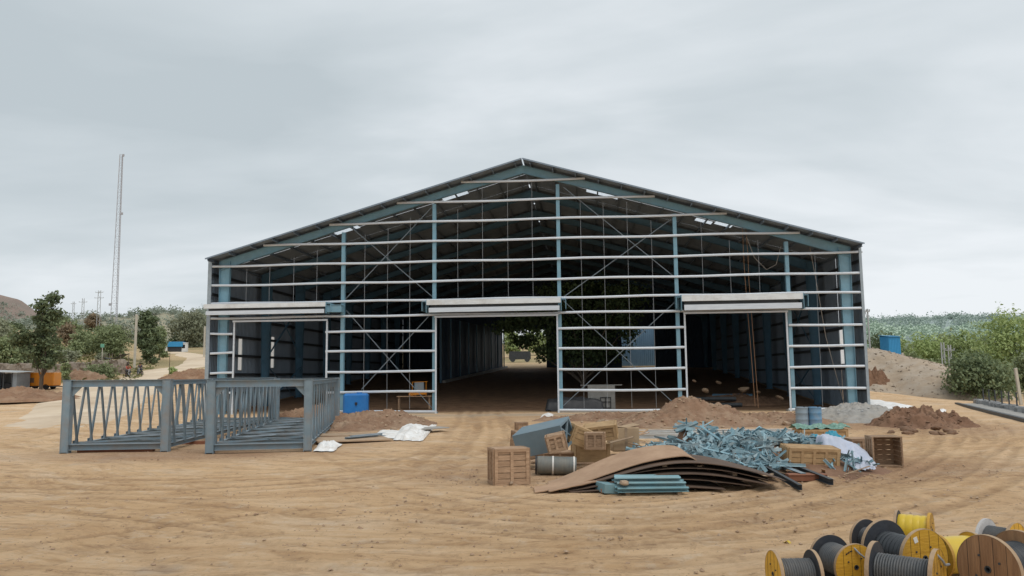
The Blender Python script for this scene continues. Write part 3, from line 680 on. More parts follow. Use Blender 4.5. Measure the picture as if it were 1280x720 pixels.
# gable posts
GP = [(428, 427.8), (543, 543), (699.2, 700.6), (845.5, 848.8), (983, 989.5)]
GU = []
for a, b_ in GP:
    u = pu(b_, 455); GU.append(u); mb = MB()
    mb.ibeam((u, .02, -.1), (u, .02, roofz(u) - .95), .24, .27, .016, .012, up=(0, 1, 0)); mb.box((u, .02, .03), (.42, .42, .05))
    mb.build('gable_post', M['blue_paint'], shed)
# roof: corrugated slopes with translucent panels let in
OV = 1.15
sky_px = [(-1, (415, 290), (453, 286)), (-1, (553, 249), (586, 242)), (-1, (462, 305), (483, 301)), (-1, (566, 274), (597, 265)),
          (1, (733, 238), (750, 242)), (1, (752, 243), (771, 247)), (1, (870, 273), (890, 278)), (1, (893, 279), (912, 283))]
RN = {s: (UAX * (s * SN) + Vector((0, 0, CS))).normalized() for s in (-1, 1)}
holes = []
for s, a, b_ in sky_px:
    q = [w2b(on_plane(px, py, BC + Vector((0, 0, BR)), RN[s])) for px, py in (a, b_)]
    ss = sorted(abs(p[0]) / CS for p in q); vm_ = sum(p[1] for p in q) / 2
    v0 = max(.3, round(vm_ / .5) * .5 - .5)
    if vm_ < BL - 2: holes.append((s, ss[0], max(ss[1], ss[0] + 1.2), v0, v0 + 1.0))
mb = {-1: MB(), 1: MB()}
for s in (-1, 1):
    hs = [h for h in holes if h[0] == s]
    vcut = sorted(set([-OV, 3.2, 6.4, 7.4, 13, 13.5, 21, 21.6, 33, 33.5, BL + .3] + [h[3] for h in hs] + [h[4] for h in hs])); 
    for v0, v1 in zip(vcut[:-1], vcut[1:]):
        hh = sorted((h[1], h[2]) for h in hs if h[3] <= v0 + 1e-6 and h[4] >= v1 - 1e-6)
        s0 = .045 if round(v0, 2) in (-OV, 6.4, 13, 21, 33) else .0
        segs = []; cur = s0
        for a, b_ in hh:
            if a > cur: segs.append((cur, a))
            cur = max(cur, b_)
        segs.append((cur, SL + .01))
        for a, b_ in segs:
            mb[s].corr((s * a * CS, v0, BR - a * SN), (0, 1, 0), (s * CS, 0, -SN), v1 - v0, b_ - a, (s * SN, 0, CS), .25, .035)
    mb[s].build('roof', M['roof_sheet'], shed)
def glazing():
    m = bpy.data.materials.new('translucent_sheet'); m.use_nodes = True; N = m.node_tree.nodes; L = m.node_tree.links
    t = N.new('ShaderNodeBsdfTransparent'); t.inputs['Color'].default_value = (.9, .92, .94, 1); d = N.new('ShaderNodeBsdfTranslucent'); d.inputs['Color'].default_value = (.8, .82, .84, 1)
    x = N.new('ShaderNodeMixShader'); x.inputs[0].default_value = .3; L.new(t.outputs[0], x.inputs[1]); L.new(d.outputs[0], x.inputs[2]); L.new(x.outputs[0], N['Material Output'].inputs['Surface']); return m
M['skylight'] = glazing()
for s, a, b_, v0, v1 in holes:
    q = MB(); q.corr((s * a * CS, v0, BR - a * SN - .004), (0, 1, 0), (s * CS, 0, -SN), v1 - v0, b_ - a, (s * SN, 0, CS), .25, .03); q.build('skylight', M['skylight'], shed)
# purlins under the sheets
for s in (-1, 1):
    for k in range(15):
        a = .55 + k * (SL - .7) / 14; p = (s * a * CS, BR - a * SN - .13); q = MB()
        q.channel((p[0], -OV + .06, p[1]), (p[0], BL, p[1]), .07, .2, .012, up=(s * SN, 0, CS)); q.build('purlin', M['roof_sheet'], shed)
    q = MB(); q.bar((s * .02, -OV - .005, BR - .02), (s * HW, -OV - .005, roofz(HW) - .02), .012, .10, up=(0, 0, 1)); q.build('verge_trim', M['roof_sheet'], shed)
# milky panes for the slits in the side walls
def milk_pane():
    m = bpy.data.materials.new('milky_pane'); m.use_nodes = True; N = m.node_tree.nodes; L = m.node_tree.links
    t = N.new('ShaderNodeBsdfTranslucent'); t.inputs['Color'].default_value = (.95, .96, .97, 1); d = N.new('ShaderNodeBsdfDiffuse'); d.inputs['Color'].default_value = (.9, .92, .93, 1)
    x = N.new('ShaderNodeMixShader'); x.inputs[0].default_value = .12; L.new(t.outputs[0], x.inputs[1]); L.new(d.outputs[0], x.inputs[2]); L.new(x.outputs[0], N['Material Output'].inputs['Surface']); return m
M['milk'] = milk_pane()
# side walls
wall_holes = {-1: [((297.5, 423), (299.5, 463)), ((338.5, 421), (342, 460))], 1: [((1049, 411), (1054.5, 455))]}
for s in (-1, 1):
    hs = []
    for (xa, ya), (xb, yb) in wall_holes[s]:
        uu = s * HW; P = [w2b(on_plane(px, py, b2w(uu, 0), UAX)) for px, py in ((xa, ya), (xb, ya), (xb, yb))]
        v0, v1 = sorted((P[0][1], P[1][1])); z1, z0 = P[1][2], P[2][2]; hs.append((v0, max(v1, v0 + .75), z0, z1))
    q = MB(); vc = sorted(set([-.25, BL] + [h[0] for h in hs] + [h[1] for h in hs]))
    for v0, v1 in zip(vc[:-1], vc[1:]):
        h = [x for x in hs if x[0] <= v0 + 1e-6 and x[1] >= v1 - 1e-6]; g = 0.02
        for z0, z1 in ([(g, h[0][2]), (h[0][3], BE - .05)] if h else [(g, BE - .05)]):
            q.corr((s * HW, v0, z0), (0, 1, 0), (0, 0, 1), v1 - v0, z1 - z0, (s, 0, 0), .25, .035)
    q.build('side_wall', M['wall_sheet'], shed)
    for h in hs:
        q = MB(); fz = (h[2] + h[3]) / 2
        for (c, sz) in (((s * (HW - .02), h[0], fz), (.05, .04, h[3] - h[2])), ((s * (HW - .02), h[1], fz), (.05, .04, h[3] - h[2])), ((s * (HW - .02), (h[0] + h[1]) / 2, h[3]), (.05, h[1] - h[0], .04)), ((s * (HW - .02), (h[0] + h[1]) / 2, h[2]), (.05, h[1] - h[0], .04))): q.box(c, sz)
        wf = q.build('window_frame', M['galv_dull'], shed); q = MB(); q.box((s * (HW + .01), (h[0] + h[1]) / 2, fz), (.006, h[1] - h[0] - .05, h[3] - h[2] - .05)); q.build('pane', M['milk'], wf)
    for z in (1.35, 2.75, 4.15, 5.55, 6.95, 8.35, 9.75):
        q = MB(); q.channel((s * (HW - .10), -.2, z), (s * (HW - .10), BL - .1, z), .07, .2, .012); q.build('wall_girt', M['dark_steel'], shed)
    q = MB(); q.angle((s * (HW + .045), -.27, .02), (s * (HW + .045), -.27, BE + .05), .14, .006, up=(0, 1, 0)); q.bar((s * HW, -.265, .02), (s * HW, -.265, BE), .16, .012, up=(0, 1, 0)); q.build('corner_trim', M['galv_dull'], shed)
    # bracing angles in the second bay
    q = MB(); u = s * (UC - .1)
    q.angle((u, BAY, 3.4), (u, 2 * BAY, .3), .09, .01); q.angle((u, BAY, .3), (u - s * .1, 2 * BAY, 3.4), .09, .01)
    q.angle((u, BAY, 9.3), (u, 2 * BAY, 4.2), .09, .01); q.angle((u - s * .1, BAY, 4.2), (u - s * .1, 2 * BAY, 9.3), .09, .01); q.build('wall_brace', M['shaded_blue_paint'], shed)
# rear wall with a wide opening, partition
q = MB(); g0 = 0.5
def rear(u0, u1, z0, z1, b=q):
    b.corr((u0, BL, z0), (1, 0, 0), (0, 0, 1), u1 - u0, z1 - z0, (0, 1, 0), .25, .035)
OPL, OPR, OPM = -7.8, 9.5, -1.2
rear(-HW, OPL, g0, 14); rear(14.1, HW, g0, 14); rear(OPL, 14.1, 8.9, 14); rear(OPM, OPR, g0, 8.9)
# gable triangle above
n = 24
for k in range(n):
    a0 = -HW + k * BW / n; a1 = a0 + BW / n; q.add([(a0, BL + .01, 14), (a1, BL + .01, 14), (a1, BL + .01, max(14, roofz(a1))), (a0, BL + .01, max(14, roofz(a0)))], [(0, 1, 2, 3)])
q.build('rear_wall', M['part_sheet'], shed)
q = MB(); o_ = b2w(11.8, BL + 5); o_.z = tz(o_.x, o_.y); q.corr((-4, 0, -.3), (1, 0, 0), (0, 0, 1), 9, 7.2, (0, -1, 0), .3, .04); tag(q.build('sheet_wall', M['lit_blue_sheet'], loc=tuple(o_), rot=(0, 0, -BYAW)), 'pale blue sheet wall seen through the far right opening at the back of the shed', 'wall')
pa = w2b(on_ground(549, 479)); pb = w2b(on_ground(636, 456))
A = Vector((pa[0], pa[1], 0)); B = Vector((min(pb[0], OPL + .6), min(pb[1], BL - .3), 0)); d = (B - A).normalized()
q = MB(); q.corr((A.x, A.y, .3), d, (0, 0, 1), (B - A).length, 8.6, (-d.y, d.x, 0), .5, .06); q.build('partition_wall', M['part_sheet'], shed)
for k in range(9):
    p = A.lerp(B, k / 8); q = MB(); q.bar((p.x + .18, p.y - .05, gl(p.x, p.y) - .1), (p.x + .18, p.y - .05, 8.8), .16, .16, up=(0, 1, 0)); q.build('partition_post', M['shaded_blue_paint'], shed)
q = MB(); q.grid(lambda a, b_: (A.x + (B.x - A.x) * a + .35 + .35 * b_, A.y + (B.y - A.y) * a, gl(A.x + (B.x - A.x) * a, A.y + (B.y - A.y) * a) + .28), 20, 1, .4); q.build('plinth', M['concrete'], shed)
# front girts: silver channels fixed outside the posts
def girt(pxa, pxb, y699, v=-.17, z=None, sag=.03, m='galv', h=.16):
    z = pz(699, y699) if z is None else z
    a, b_ = pu(pxa, y699), pu(pxb, y699); q = MB(); n = max(2, int((b_ - a) / 2)); prof = [(.07, -h / 2), (.02, -h * .46), (0, -h * .2), (0, h * .2), (.02, h * .46), (.07, h / 2)]
    ph = R.uniform(0, 6)
    pts = [Vector((a + (b_ - a) * i / n, v, z + sag * math.sin(ph + i * 1.3))) for i in range(n + 1)]
    m_ = len(prof); vs = [(p.x, p.y - (.07 - s_), p.z + t) for p in pts for s_, t in prof]
    fs = [(i * m_ + k, i * m_ + (k + 1) % m_, (i + 1) * m_ + (k + 1) % m_, (i + 1) * m_ + k) for i in range(n) for k in range(m_)] + [tuple(range(m_)), tuple(range(n * m_, n * m_ + m_))[::-1]]
    q.add(vs, fs); q.build('girt', M[m], shed); return z
L0, R0 = 264.5, 1077
for xa, xb, y in ((577, 731, 224.5), (497, 818, 248.5), (413, 908, 273), (331, 999, 298), (L0, R0, 323.5), (L0, R0, 348.5), (L0, R0, 372)): girt(xa, xb, y)
rows = [391, 411, 436, 462, 488, 513]
girt(L0, 700, 391); girt(698, R0, 391)
for i, y in enumerate(rows[1:]):
    yy = y
    if i < 4:
        girt(L0, 292.5, yy)
        if i < 3 or True: girt(408, 545.5, yy)
        girt(698, 857, yy); girt(985, R0 + (5 if i else 2), yy)
    else:
        girt(408, 545.5, yy); girt(698, 829, yy); girt(985, R0 + 6, yy)
# door frames: posts and head
ZH = {}
for (xa, xb, yh) in ((293.5, 409.5, 402), (545.5, 697.5, 396), (857, 984.5, 391.5)):
    ua, ub = pu(xa, 450), pu(xb, 450); z = bface((xa + xb) / 2, yh, -.2)[1]
    for u in (ua, ub): d = MB(); d.channel((u, -.26, .0), (u, -.26, z), .10, .11, .01, up=(1, 0, 0)); d.build('door_jamb', M['galv'], shed)
    e_ = MB(); e_.channel((ub + .08, -.36, z + .06), (ua - .08, -.36, z + .06), .09, .12, .01); e_.build('door_head', M['galv'], shed)
# door canopies: stacked channels carried out in front of each doorway, blue plates at the ends
for (xa, xb, yt, yb, lip, rip) in ((254.5, 407, 379, 392.5, 0, 1), (533, 701, 373.5, 389, 1, 1), (852, 1004, 367.5, 386.5, 1, 1)):
    vf = -1.0; mid = (xa + xb) / 2
    ua, zt = bface(xa, yt, vf); ub, _ = bface(xb, yt, vf); zt = bface(mid, yt, vf)[1]; zb = bface(mid, yb, vf)[1]; h = zt - zb; tl = .0
    c = MB(); c.channel((ub, vf, zt - h * .19), (ua, vf, zt - h * .2), .28, h * .40, .015); cp = c.build('canopy', M['white_steel'], shed)
    c = MB(); c.channel((ub - .1, vf + .03, zb + h * .2), (ua + .15, vf + .03, zb + h * .18), .28, h * .36, .015); c.build('lower_channel', M['galv'], cp)
    c = MB(); c.bar((ua + .2, vf + .5, zt - h * .5), (ub - .2, vf + .5, zt - h * .5), .3, h * .5); c.build('guide_rail', M['dark_steel'], cp)
    for on, u, w_ in ((lip, ua - .02, -1), (rip, ub + .02, 1)):
        if on:
            c = MB(); c.box((u, (vf - .2) / 2 - .02, (zt + zb) / 2), (.03, 1.0 - .18, h * 1.05)); c.box((u + w_ * .16, (vf) / 2 - .05, zt - h * .12), (.3, .8, .03)); c.box((u + w_ * .3, vf * .5, (zt + zb) / 2), (.03, .9, h * .75)); c.build('end_bracket', M['blue_paint'], cp)
# the left canopy carries a longer blue bracket box
ua, zt = bface(407, 380, -.95); ub, zb = bface(426, 392, -.95); c = MB(); c.box(((ua + ub) / 2, -.55, (zt + zb) / 2), (ub - ua, .6, (zt - zb) * .62)); c.box(((ua + ub) / 2, -.55, zt - .08), (ub - ua + .06, .64, .05)); c.build('bracket_box', M['blue_paint'], shed)
# thin sag rods and crossed bracing in the gable
rods = [(337, 330, 397), (367, 322, 397), (396, 312, 397), (308, 336, 397), (456, 292, 512), (485, 285, 512), (513, 272, 512), (573, 262, 372), (604, 228, 372), (636, 228, 372), (667, 228, 372), (728, 250, 512), (757, 252, 512), (787, 252, 512), (817, 275, 512), (880, 278, 366), (915, 300, 366), (951, 300, 366), (1022, 318, 510)]
for px, yt, yb in rods:
    u = pu(px, 400); c = MB(); c.tube([(u, -.13, max(.3, pz(px, yb))), (u + R.uniform(-.03, .03), -.15, (pz(px, yb) + pz(px, yt)) / 2), (u, -.13, pz(px, yt))], .013, 5); c.build('sag_rod', M['wire'], shed)
for (x0, y0, x1, y1) in ((432, 279, 541, 372), (432, 374, 541, 258), (432, 388, 541, 512), (452, 487, 541, 390), (704, 234, 845, 348), (704, 372, 845, 270), (704, 376, 846, 508), (704, 508, 846, 376), (432, 400, 434, 398)):
    if abs(x1 - x0) < 5: continue
    a = bface(x0, y0, .12); b_ = bface(x1, y1, .12); c = MB(); c.angle((a[0], .16 + .03 * (y1 > y0), a[1]), (b_[0], .16 + .03 * (y1 > y0), b_[1]), .05, .006, up=(0, 1, 0)); c.build('cross_brace', M['dull_wire'], shed)
# concrete plinth strips between the door openings
for xa, xb in ((424, 546), (697, 850), (984, 1082)):
    a, b_ = pu(xa, 513), pu(xb, 513); c = MB(); c.box(((a + b_) / 2, .05, .04), (b_ - a, .5, .18)); c.build('plinth_strip', M['concrete'], shed)
# ropes hanging from the roof
def rope(name, label, pts, v, m, r=.018, group=None):
    P = [b2w(*(lambda q: (q[0], v, q[1]))(bface(px, py, v))) for px, py in pts]; o = Vector(P[-1])
    c = MB(); c.tube([p - o for p in P], r, 5); return tag(c.build(name, M[m], loc=tuple(o)), label, 'rope', group)
rope('rope', 'orange rope hanging the full height of the right doorway, left of a pair', [(928, 284), (930, 330), (933, 370), (938, 430), (944, 508)], .4, 'rope_orange', .017)
rope('rope', 'orange-brown rope hanging through the right doorway, right of a pair', [(932, 284), (935, 320), (936, 350), (940, 400), (948, 510)], .5, 'rope_orange', .017)
rope('rope', 'slack orange-grey rope looping between two posts above the right doorway', [(933, 296), (943, 322), (958, 337), (970, 331), (976, 308)], .45, 'rope_grey', .02)
rope('rope', 'thin grey rope slanting down beside the right corner column', [(1011, 302), (1020, 350), (1032, 420), (1056, 508)], .6, 'rope_grey', .02)

# ------------------------------------------------------------------ things in and under the shed
def gpt(px, py): p = on_ground(px, py); return p
# big tree growing inside
tp = at_depth(728, 474, 74); tp.z = tz(tp.x, tp.y)
s_ = 74 / F
cl = []
for (px, py, rx, rz) in ((640, 405, 26, 12), (668, 392, 30, 16), (700, 372, 34, 20), (740, 362, 36, 20), (775, 378, 30, 22), (700, 408, 34, 22), (745, 405, 36, 26), (782, 412, 16, 18), (690, 440, 22, 14), (730, 440, 30, 16), (655, 425, 18, 10), (765, 440, 18, 14)):
    q = at_depth(px, py, 74) - tp; cl.append(((q.x, q.y + R.uniform(-2.5, 2.5), q.z), (rx * s_, rx * s_ * .8, rz * s_)))
tree('broadleaf_tree', 'dark spreading tree left standing inside the shed behind the middle doorway', 'tree', tuple(tp), cl, 15000, .34, M['leaf_dark'], 'bark_pale', .22, (0.3, 0, 2.2), stems=2)
# blue tank
p = gpt(441, 516); p = at_depth(441, 516, 52.2); t = thing('water_tank', 'bright blue plastic tank behind the lower girts left of the middle doorway', 'tank', (p.x, p.y + 1.1, 0), .1)
c = MB(); n = 20; wd, ht, dp = 1.62, 1.38, 1.2
c.box((0, 0, ht / 2 + .02), (wd, dp, ht)); o = c.build('body', M['tank_blue'], t, bevel=.12)
c = MB(); c.lathe([(0, .2), (.06, .2), (.07, .16), (.07, .001)], 20, 'z', (0.2, 0, ht + .02)); c.build('lid', M['tank_blue'], t, smooth=40)
c = MB(); c.box((.05, -dp / 2 - .01, .75), (.16, .04, .16)); c.box((.05, -dp / 2 - .04, .68), (.05, .06, .2)); c.build('outlet', M['black'], t)
# wooden table with orange/blue machine
def loc_at(px, py, Y): q = at_depth(px, py, Y); return Vector((q.x, q.y, tz(q.x, q.y)))
p = loc_at(518, 505, 58); t = thing('work_table', 'rough brown timber table inside the shed left of the middle doorway', 'table', tuple(p), .05)
c = MB(); [c.box((0, -.35 + k * .24, .95), (2.5, .22, .05)) for k in range(4)]; c.build('tabletop', M['wood'], t)
for sx_ in (-1.1, 1.1):
    for sy in (-.3, .35): c = MB(); c.box((sx_, sy, .47), (.1, .1, .92)); c.build('leg', M['wood'], t)
t = thing('portable_machine', 'small blue and orange machine standing on the timber table', 'machine', (p.x + .35, p.y, p.z + .98), .1)
c = MB(); c.box((0, 0, .62), (.7, .5, .75)); c.build('body', M['truss_paint'], t, bevel=.05)
c = MB(); [c.tube([(s * .5, -.3, 0), (s * .5, -.3, 1.0), (s * .5, .3, 1.0), (s * .5, .3, 0)], .02, 6) for s in (-1, 1)]; c.tube([(-.5, -.3, 1.0), (.6, -.3, 1.02)], .02, 6); c.build('cage', M['orange_paint'], t, smooth=50)
c = MB(); c.box((-.1, 0, .16), (1.3, .55, .14)); c.prism([(-.3, 0), (.3, 0), (0, .3)], (-.75, 0, .05), (-.2, 0, .05)); c.build('skid', M['orange_paint'], t)
# boxes and sheeting inside, right of the middle doorway
p = loc_at(752, 508, 56); t = thing('packing_crate', 'pale grey crate with black open-frame end inside the shed behind the lower girts', 'crate', tuple(p), -.1)
c = MB(); c.box((.0, 0, .86), (1.9, 1.2, 1.64)); c.build('body', M['crate_grey'], t, bevel=.02)
c = MB(); [c.box((.28 + a, -.63, .5), (.05, .04, .75)) for a in (-.35, 0, .35)]; [c.box((.28, -.635, .5 + b_), (.75, .03, .05)) for b_ in (-.36, .05, .36)]; c.build('frame', M['black'], t)
c = MB(); [c.box((0, -.4 + k * .4, 1.71), (2.9, .14, .05)) for k in range(3)]; c.build('lid', M['crate_grey'], t)
p = loc_at(718, 512, 55); c = MB()
c.grid(lambda a, b_: (-2.0 + 4.0 * a, -.8 + 1.6 * b_, max(.0, .92 * (math.sin(PI * a) ** .15) * (math.sin(PI * b_) ** .2) + .16 * fbm(a * 7, b_ * 3))), 30, 16)
tag(c.build('tarpaulin', M['tarp_black'], loc=tuple(p), smooth=180), 'black tarpaulin draped over goods inside the shed beside the pale grey crate', 'tarpaulin')
p = loc_at(722, 462, 63); c = MB(); c.prism([(-.18, -.05), (.18, -.05), (.18, .05), (-.18, .05)], (0, 0, -.1), (-1.3, .4, 2.1)); 
# debris inside the right doorway
for i, (px, py, ln, rz, m_, lab) in enumerate(((905, 500, 2.6, .1, 'dark_steel', 'dark steel pipe lying lowest inside the right doorway'), (890, 490, 3.4, -.15, 'dark_steel', 'long dark steel pipe lying across the debris inside the right doorway'), (930, 492, 2.2, .5, 'dark_steel', 'short dark pipe slanting away inside the right doorway'), (915, 483, 3.0, -.3, 'shaded_blue_paint', 'dark blue pipe farthest back inside the right doorway'))):
    p = loc_at(px, py + 4, 57 + i * 1.5); c = MB(); r_ = .16; c.lathe([(-ln / 2, r_ - .02), (-ln / 2, r_), (ln / 2, r_), (ln / 2, r_ - .02), (-ln / 2, r_ - .02)], 14, 'x')
    tag(c.build('steel_pipe', M[m_], loc=(p.x, p.y, p.z + r_ + .35 * (i % 2)), rot=(0, 0, rz), smooth=50), lab, 'pipe')
make_heap('earth_heap', 'low dark heap of rubble inside the right doorway', 'heap', M['clod_dark'], loc_at(922, 500, 60).x, 61, 4.5, 3, .6, 5, rough=.5, sm='clod_dark')
for i, (px, py, Y, s) in enumerate(((975, 497, 57, .55), (882, 488, 58, .5), (930, 487, 60, .6), (898, 478, 61, .45), (948, 490, 59, .4), (868, 476, 60, .35))):
    q = at_depth(px, py, Y); rock((q.x, q.y, q.z), s, 'pale boulder lying on the dark debris inside the right doorway', 'boulders inside the right doorway', 'clod')
# ------------------------------------------------------------------ the two steel truss boxes
def truss_box(label, pl, pr, ptop, yaw, length, n):
    a = on_ground(*pl); b_ = on_ground(*pr); d = (a.y + b_.y) / 2
    wd = (b_ - a).length; h = at_depth(pl[0], ptop, d).z
    t = thing('steel_truss_frame', label, 'steel frame', ((a.x + b_.x) / 2, d, 0), yaw, 'steel truss frames laid in the yard')
    pw = .29; hw = wd / 2; zb, zt = .20, h - .13; m = M['truss_paint']
    for y in (0, length):
        for s in (-1, 1):
            c = MB(); c.ibeam((s * hw, y, -.04), (s * hw, y, h), pw, .27, .02, .014, up=(1, 0, 0)); c.box((s * hw, y, h - .01), (pw + .03, .3, .02)); c.box((s * hw, y - .125, h / 2), (pw - .02, .012, h - .06)); c.build('post', m, t)
        c = MB(); c.ibeam((-hw + pw / 2, y, zt), (hw - pw / 2, y, zt), .2, .24, .016, .012); c.build('top_beam', m, t)
        c = MB(); c.ibeam((-hw + pw / 2, y, zb), (hw - pw / 2, y, zb), .2, .2, .016, .012); c.build('bottom_beam', m, t)
        for s in (-1, 1):
            c = MB(); x0 = s * (hw - pw / 2); q = [(x0, y, zt - .12), (x0 - s * .32, y, zt - .12), (x0, y, zt - .46)]
            c.add([(p[0], p[1] - .01, p[2]) for p in q] + [(p[0], p[1] + .01, p[2]) for p in q], [(0, 1, 2), (5, 4, 3), (0, 3, 4, 1), (1, 4, 5, 2), (2, 5, 3, 0)]); c.build('gusset', m, t)
    for s in (-1, 1):
        c = MB(); c.ibeam((s * hw, .14, zt), (s * hw, length - .14, zt), .14, .15, .014, .01); c.build('top_chord', m, t)
        c = MB(); c.ibeam((s * hw, .14, zb), (s * hw, length - .14, zb), .14, .15, .014, .01); c.build('bottom_chord', m, t)
        st = (length - .3) / n
        for k in range(n):
            y0 = .15 + k * st
            for ya, yb, off in ((y0, y0 + st * .5, .03), (y0 + st, y0 + st * .5, -.03)):
                if off > 0:
                    c = MB(); c.box((s * (hw + .055), yb, zb + .10), (.012, .24, .16)); c.build('gusset', m, t)
                c = MB(); c.channel((s * hw + off, ya, zt - .05), (s * hw + off, yb, zb + .05), .05, .11, .01, up=(0, 1, 0)); c.build('diagonal', m, t)
    for k in range(n):
        y = .15 + (k + .5) * (length - .3) / n; c = MB(); c.ibeam((-hw + .08, y, zb), (hw - .08, y, zb), .12, .14, .012, .01); c.build('floor_beam', m, t)
    for k in range(n // 2):
        st = 2 * (length - .3) / n; y0 = .15 + (k + .25) * st
        c = MB(); c.angle((-hw + .1, y0, zb + .075), (hw - .1, y0 + st, zb + .075), .06, .008); c.angle((hw - .1, y0, zb + .09), (-hw + .1, y0 + st, zb + .09), .06, .008); c.build('floor_brace', M['galv_dull'] if k % 2 else m, t)
    return t
truss_box('long grey-blue steel truss frame, left and partly hidden one of the pair', (84.5, 566), (204.5, 565), 475, .075, 16.5, 14)
truss_box('long grey-blue steel truss frame nearest the shed, right one of the pair', (265.5, 566), (382.5, 565), 475, .158, 16.5, 14)
# timber sleepers under the frames
for (px, py, ln, rz, lab) in ((140, 566, 2.6, .06, 'reddish timber sleeper under the front of the left steel frame'), (238, 556, 1.6, .1, 'reddish timber sleeper under the rear side of the left steel frame'), (404, 548, 1.5, .9, 'reddish timber sleeper beside the right steel frame')):
    p = on_ground(px, py); c = MB(); c.box((0, 0, .07), (ln, .22, .15)); tag(c.build('timber_sleeper', M['rust_red'], loc=(p.x, p.y + .3, p.z - .03), rot=(0, 0, rz), bevel=.01), lab, 'sleeper')

# ------------------------------------------------------------------ cloth sheets and sacking
def cloth(name, label, cat, m, corners, h, seed, nu=26, nv=18, wr=.12, lift=.03, z0=0):
    """rumpled sheet over four ground pixels (bl, br, tr, tl)"""
    P = [on_ground(*c) if len(c) == 2 else at_depth(*c) for c in corners]; o = sum(P, Vector()) / 4; o.z = tz(o.x, o.y)
    c = MB()
    def fn(a, b_):
        ja = a + .05 * fbm(b_ * 3, seed); jb = b_ + .07 * fbm(a * 3, seed + 4)
        p = P[0].lerp(P[1], ja).lerp(P[3].lerp(P[2], ja), jb)
        e = (4 * a * (1 - a)) ** .5 * (4 * b_ * (1 - b_)) ** .5
        z = p.z + lift + h * e + wr * .8 * abs(fbm(a * 2.3 + seed, b_ * 2)) * e + wr * .25 * mnoise.noise(Vector((a * 6 + seed, b_ * 5, 2))) * e
        return (p.x - o.x, p.y - o.y, z - o.z)
    c.grid(fn, nu, nv); return tag(c.build(name, M[m], loc=tuple(o), smooth=180), label, cat)
cloth('sacking', 'crumpled white sheet on the dirt nearest the right steel frame', 'sheet', 'tarp_white', ((391, 565), (417, 565), (428, 556), (404, 554)), .12, 1, wr=.25)
cloth('sacking', 'flat white sheet trailing left of the white sacking bundle', 'sheet', 'tarp_white', ((462, 547), (492, 549), (505, 539), (478, 538)), .05, 2, wr=.12)
cloth('sacking', 'large white sacking bundle on the dirt before the shed', 'sheet', 'tarp_white', ((491, 551), (525, 552), (540, 536), (505, 533)), .25, 3, wr=.35)
cloth('sacking', 'narrow white strip of sacking leading to a doorway, beside a grey board', 'sheet', 'tarp_white', ((522, 552), (528, 552), (546, 532), (538, 532)), .08, 4, wr=.15)
for i, (px, py, ln, wd, th, rz, m_, nm, lab) in enumerate(((438, 552, 3.0, 1.5, .06, .5, 'plank', 'board', 'pale timber board lying by the rubble beside the right steel frame'), (430, 548, 2.4, .9, .05, .35, 'plank', 'board', 'second pale board behind the first, half under rubble'), (534, 541, 2.4, .7, .05, 1.0, 'concrete', 'board', 'grey board lying on the white sacking strip'))):
    p = on_ground(px, py); c = MB(); c.box((0, 0, 0), (ln, wd, th)); tag(c.build(nm, M[m_], loc=(p.x, p.y, p.z + .10 + .05 * i), rot=(.03, .02, rz), bevel=.008), lab, 'board')
for i, (px, py, dx) in enumerate(((452, 551, 0), (458, 549, .3))):
    p = on_ground(px, py); c = MB(); c.channel((-.9, 0, 0), (.9, 0, 0), .22, .12, .012); tag(c.build('steel_channel', M['galv_dull'], loc=(p.x, p.y, p.z + .15), rot=(0, 0, .95)), ('grey steel channel lying between the boards and the white sheets', 'second grey steel channel, behind its twin near the white sheets')[i], 'steel channel')
cloth('plastic_sheet', 'small white plastic scrap on the dirt behind the grey-blue steel box', 'sheet', 'tarp_white', ((675, 523), (690, 523), (692, 519), (680, 519)), .15, 6, 12, 8)
cloth('tarpaulin', 'white sheet spread on the ground at the foot of the right side wall', 'sheet', 'tarp_white', ((1086, 516), (1124, 513), (1142, 508), (1086, 499)), .12, 7, wr=.15)
cloth('tarpaulin', 'small white sheet scrap right of the dark earth heap', 'sheet', 'tarp_white', ((1171, 517), (1182, 516), (1183, 513), (1172, 513)), .1, 8, 12, 8)

# ------------------------------------------------------------------ earth heaps in the yard
def hp(px, py): return on_ground(px, py)
p = hp(862, 530); make_heap('earth_heap', 'reddish-brown earth heap in front of the right doorway', 'heap', M['rubble'], p.x - .1, 39.8, 4.4, 3.0, 1.0, 3, rough=.34, stones=900, peaks=[(-.1, 0, 1.7, 1.32), (1.5, -.2, 1.8, .95), (-2.0, -.3, 1.8, .75)])
HX1 = p.x
p = hp(965, 528); make_heap('earth_heap', 'low stony earth ridge running right from the reddish-brown heap', 'heap', M['rubble'], base_at(962, 40).x, 40, 3.2, 1.6, .5, 8, rough=.5)
p = hp(1146, 540); make_heap('earth_heap', 'dark clumpy earth heap right of the shed corner', 'heap', M['earth_dark'], base_at(1146, 37.5).x, 37.5, 2.7, 2.3, 1.0, 12, rough=.6, stones=600, sm='clod_dark', peaks=[(-1.1, 0, 1.1, .80), (.2, .2, .9, .82), (1.3, -.2, 1.1, .55), (-.2, -1.1, .9, .55), (.9, -1.0, .7, .42)])
p = hp(1080, 533); make_heap('sand_heap', 'flat pale grey sand heap before the right corner of the shed', 'heap', M['sand_grey'], base_at(1072, 42).x, 42, 2.7, 3.4, .85, 15, rough=.25, sm='stone_grey', stones=200)
p = hp(470, 538); make_heap('rubble_heap', 'low heap of earth and stones between the right steel frame and the shed', 'heap', M['rubble'], base_at(470, 42).x, 42, 3.4, 4.6, .62, 18, rough=.7, stones=600)
p = hp(388, 530); make_heap('rubble_heap', 'brown earth heap behind the right steel frame', 'heap', M['earth_red'], base_at(392, 46.5).x, 46.5, 2.6, 2.4, .8, 21, rough=.6)
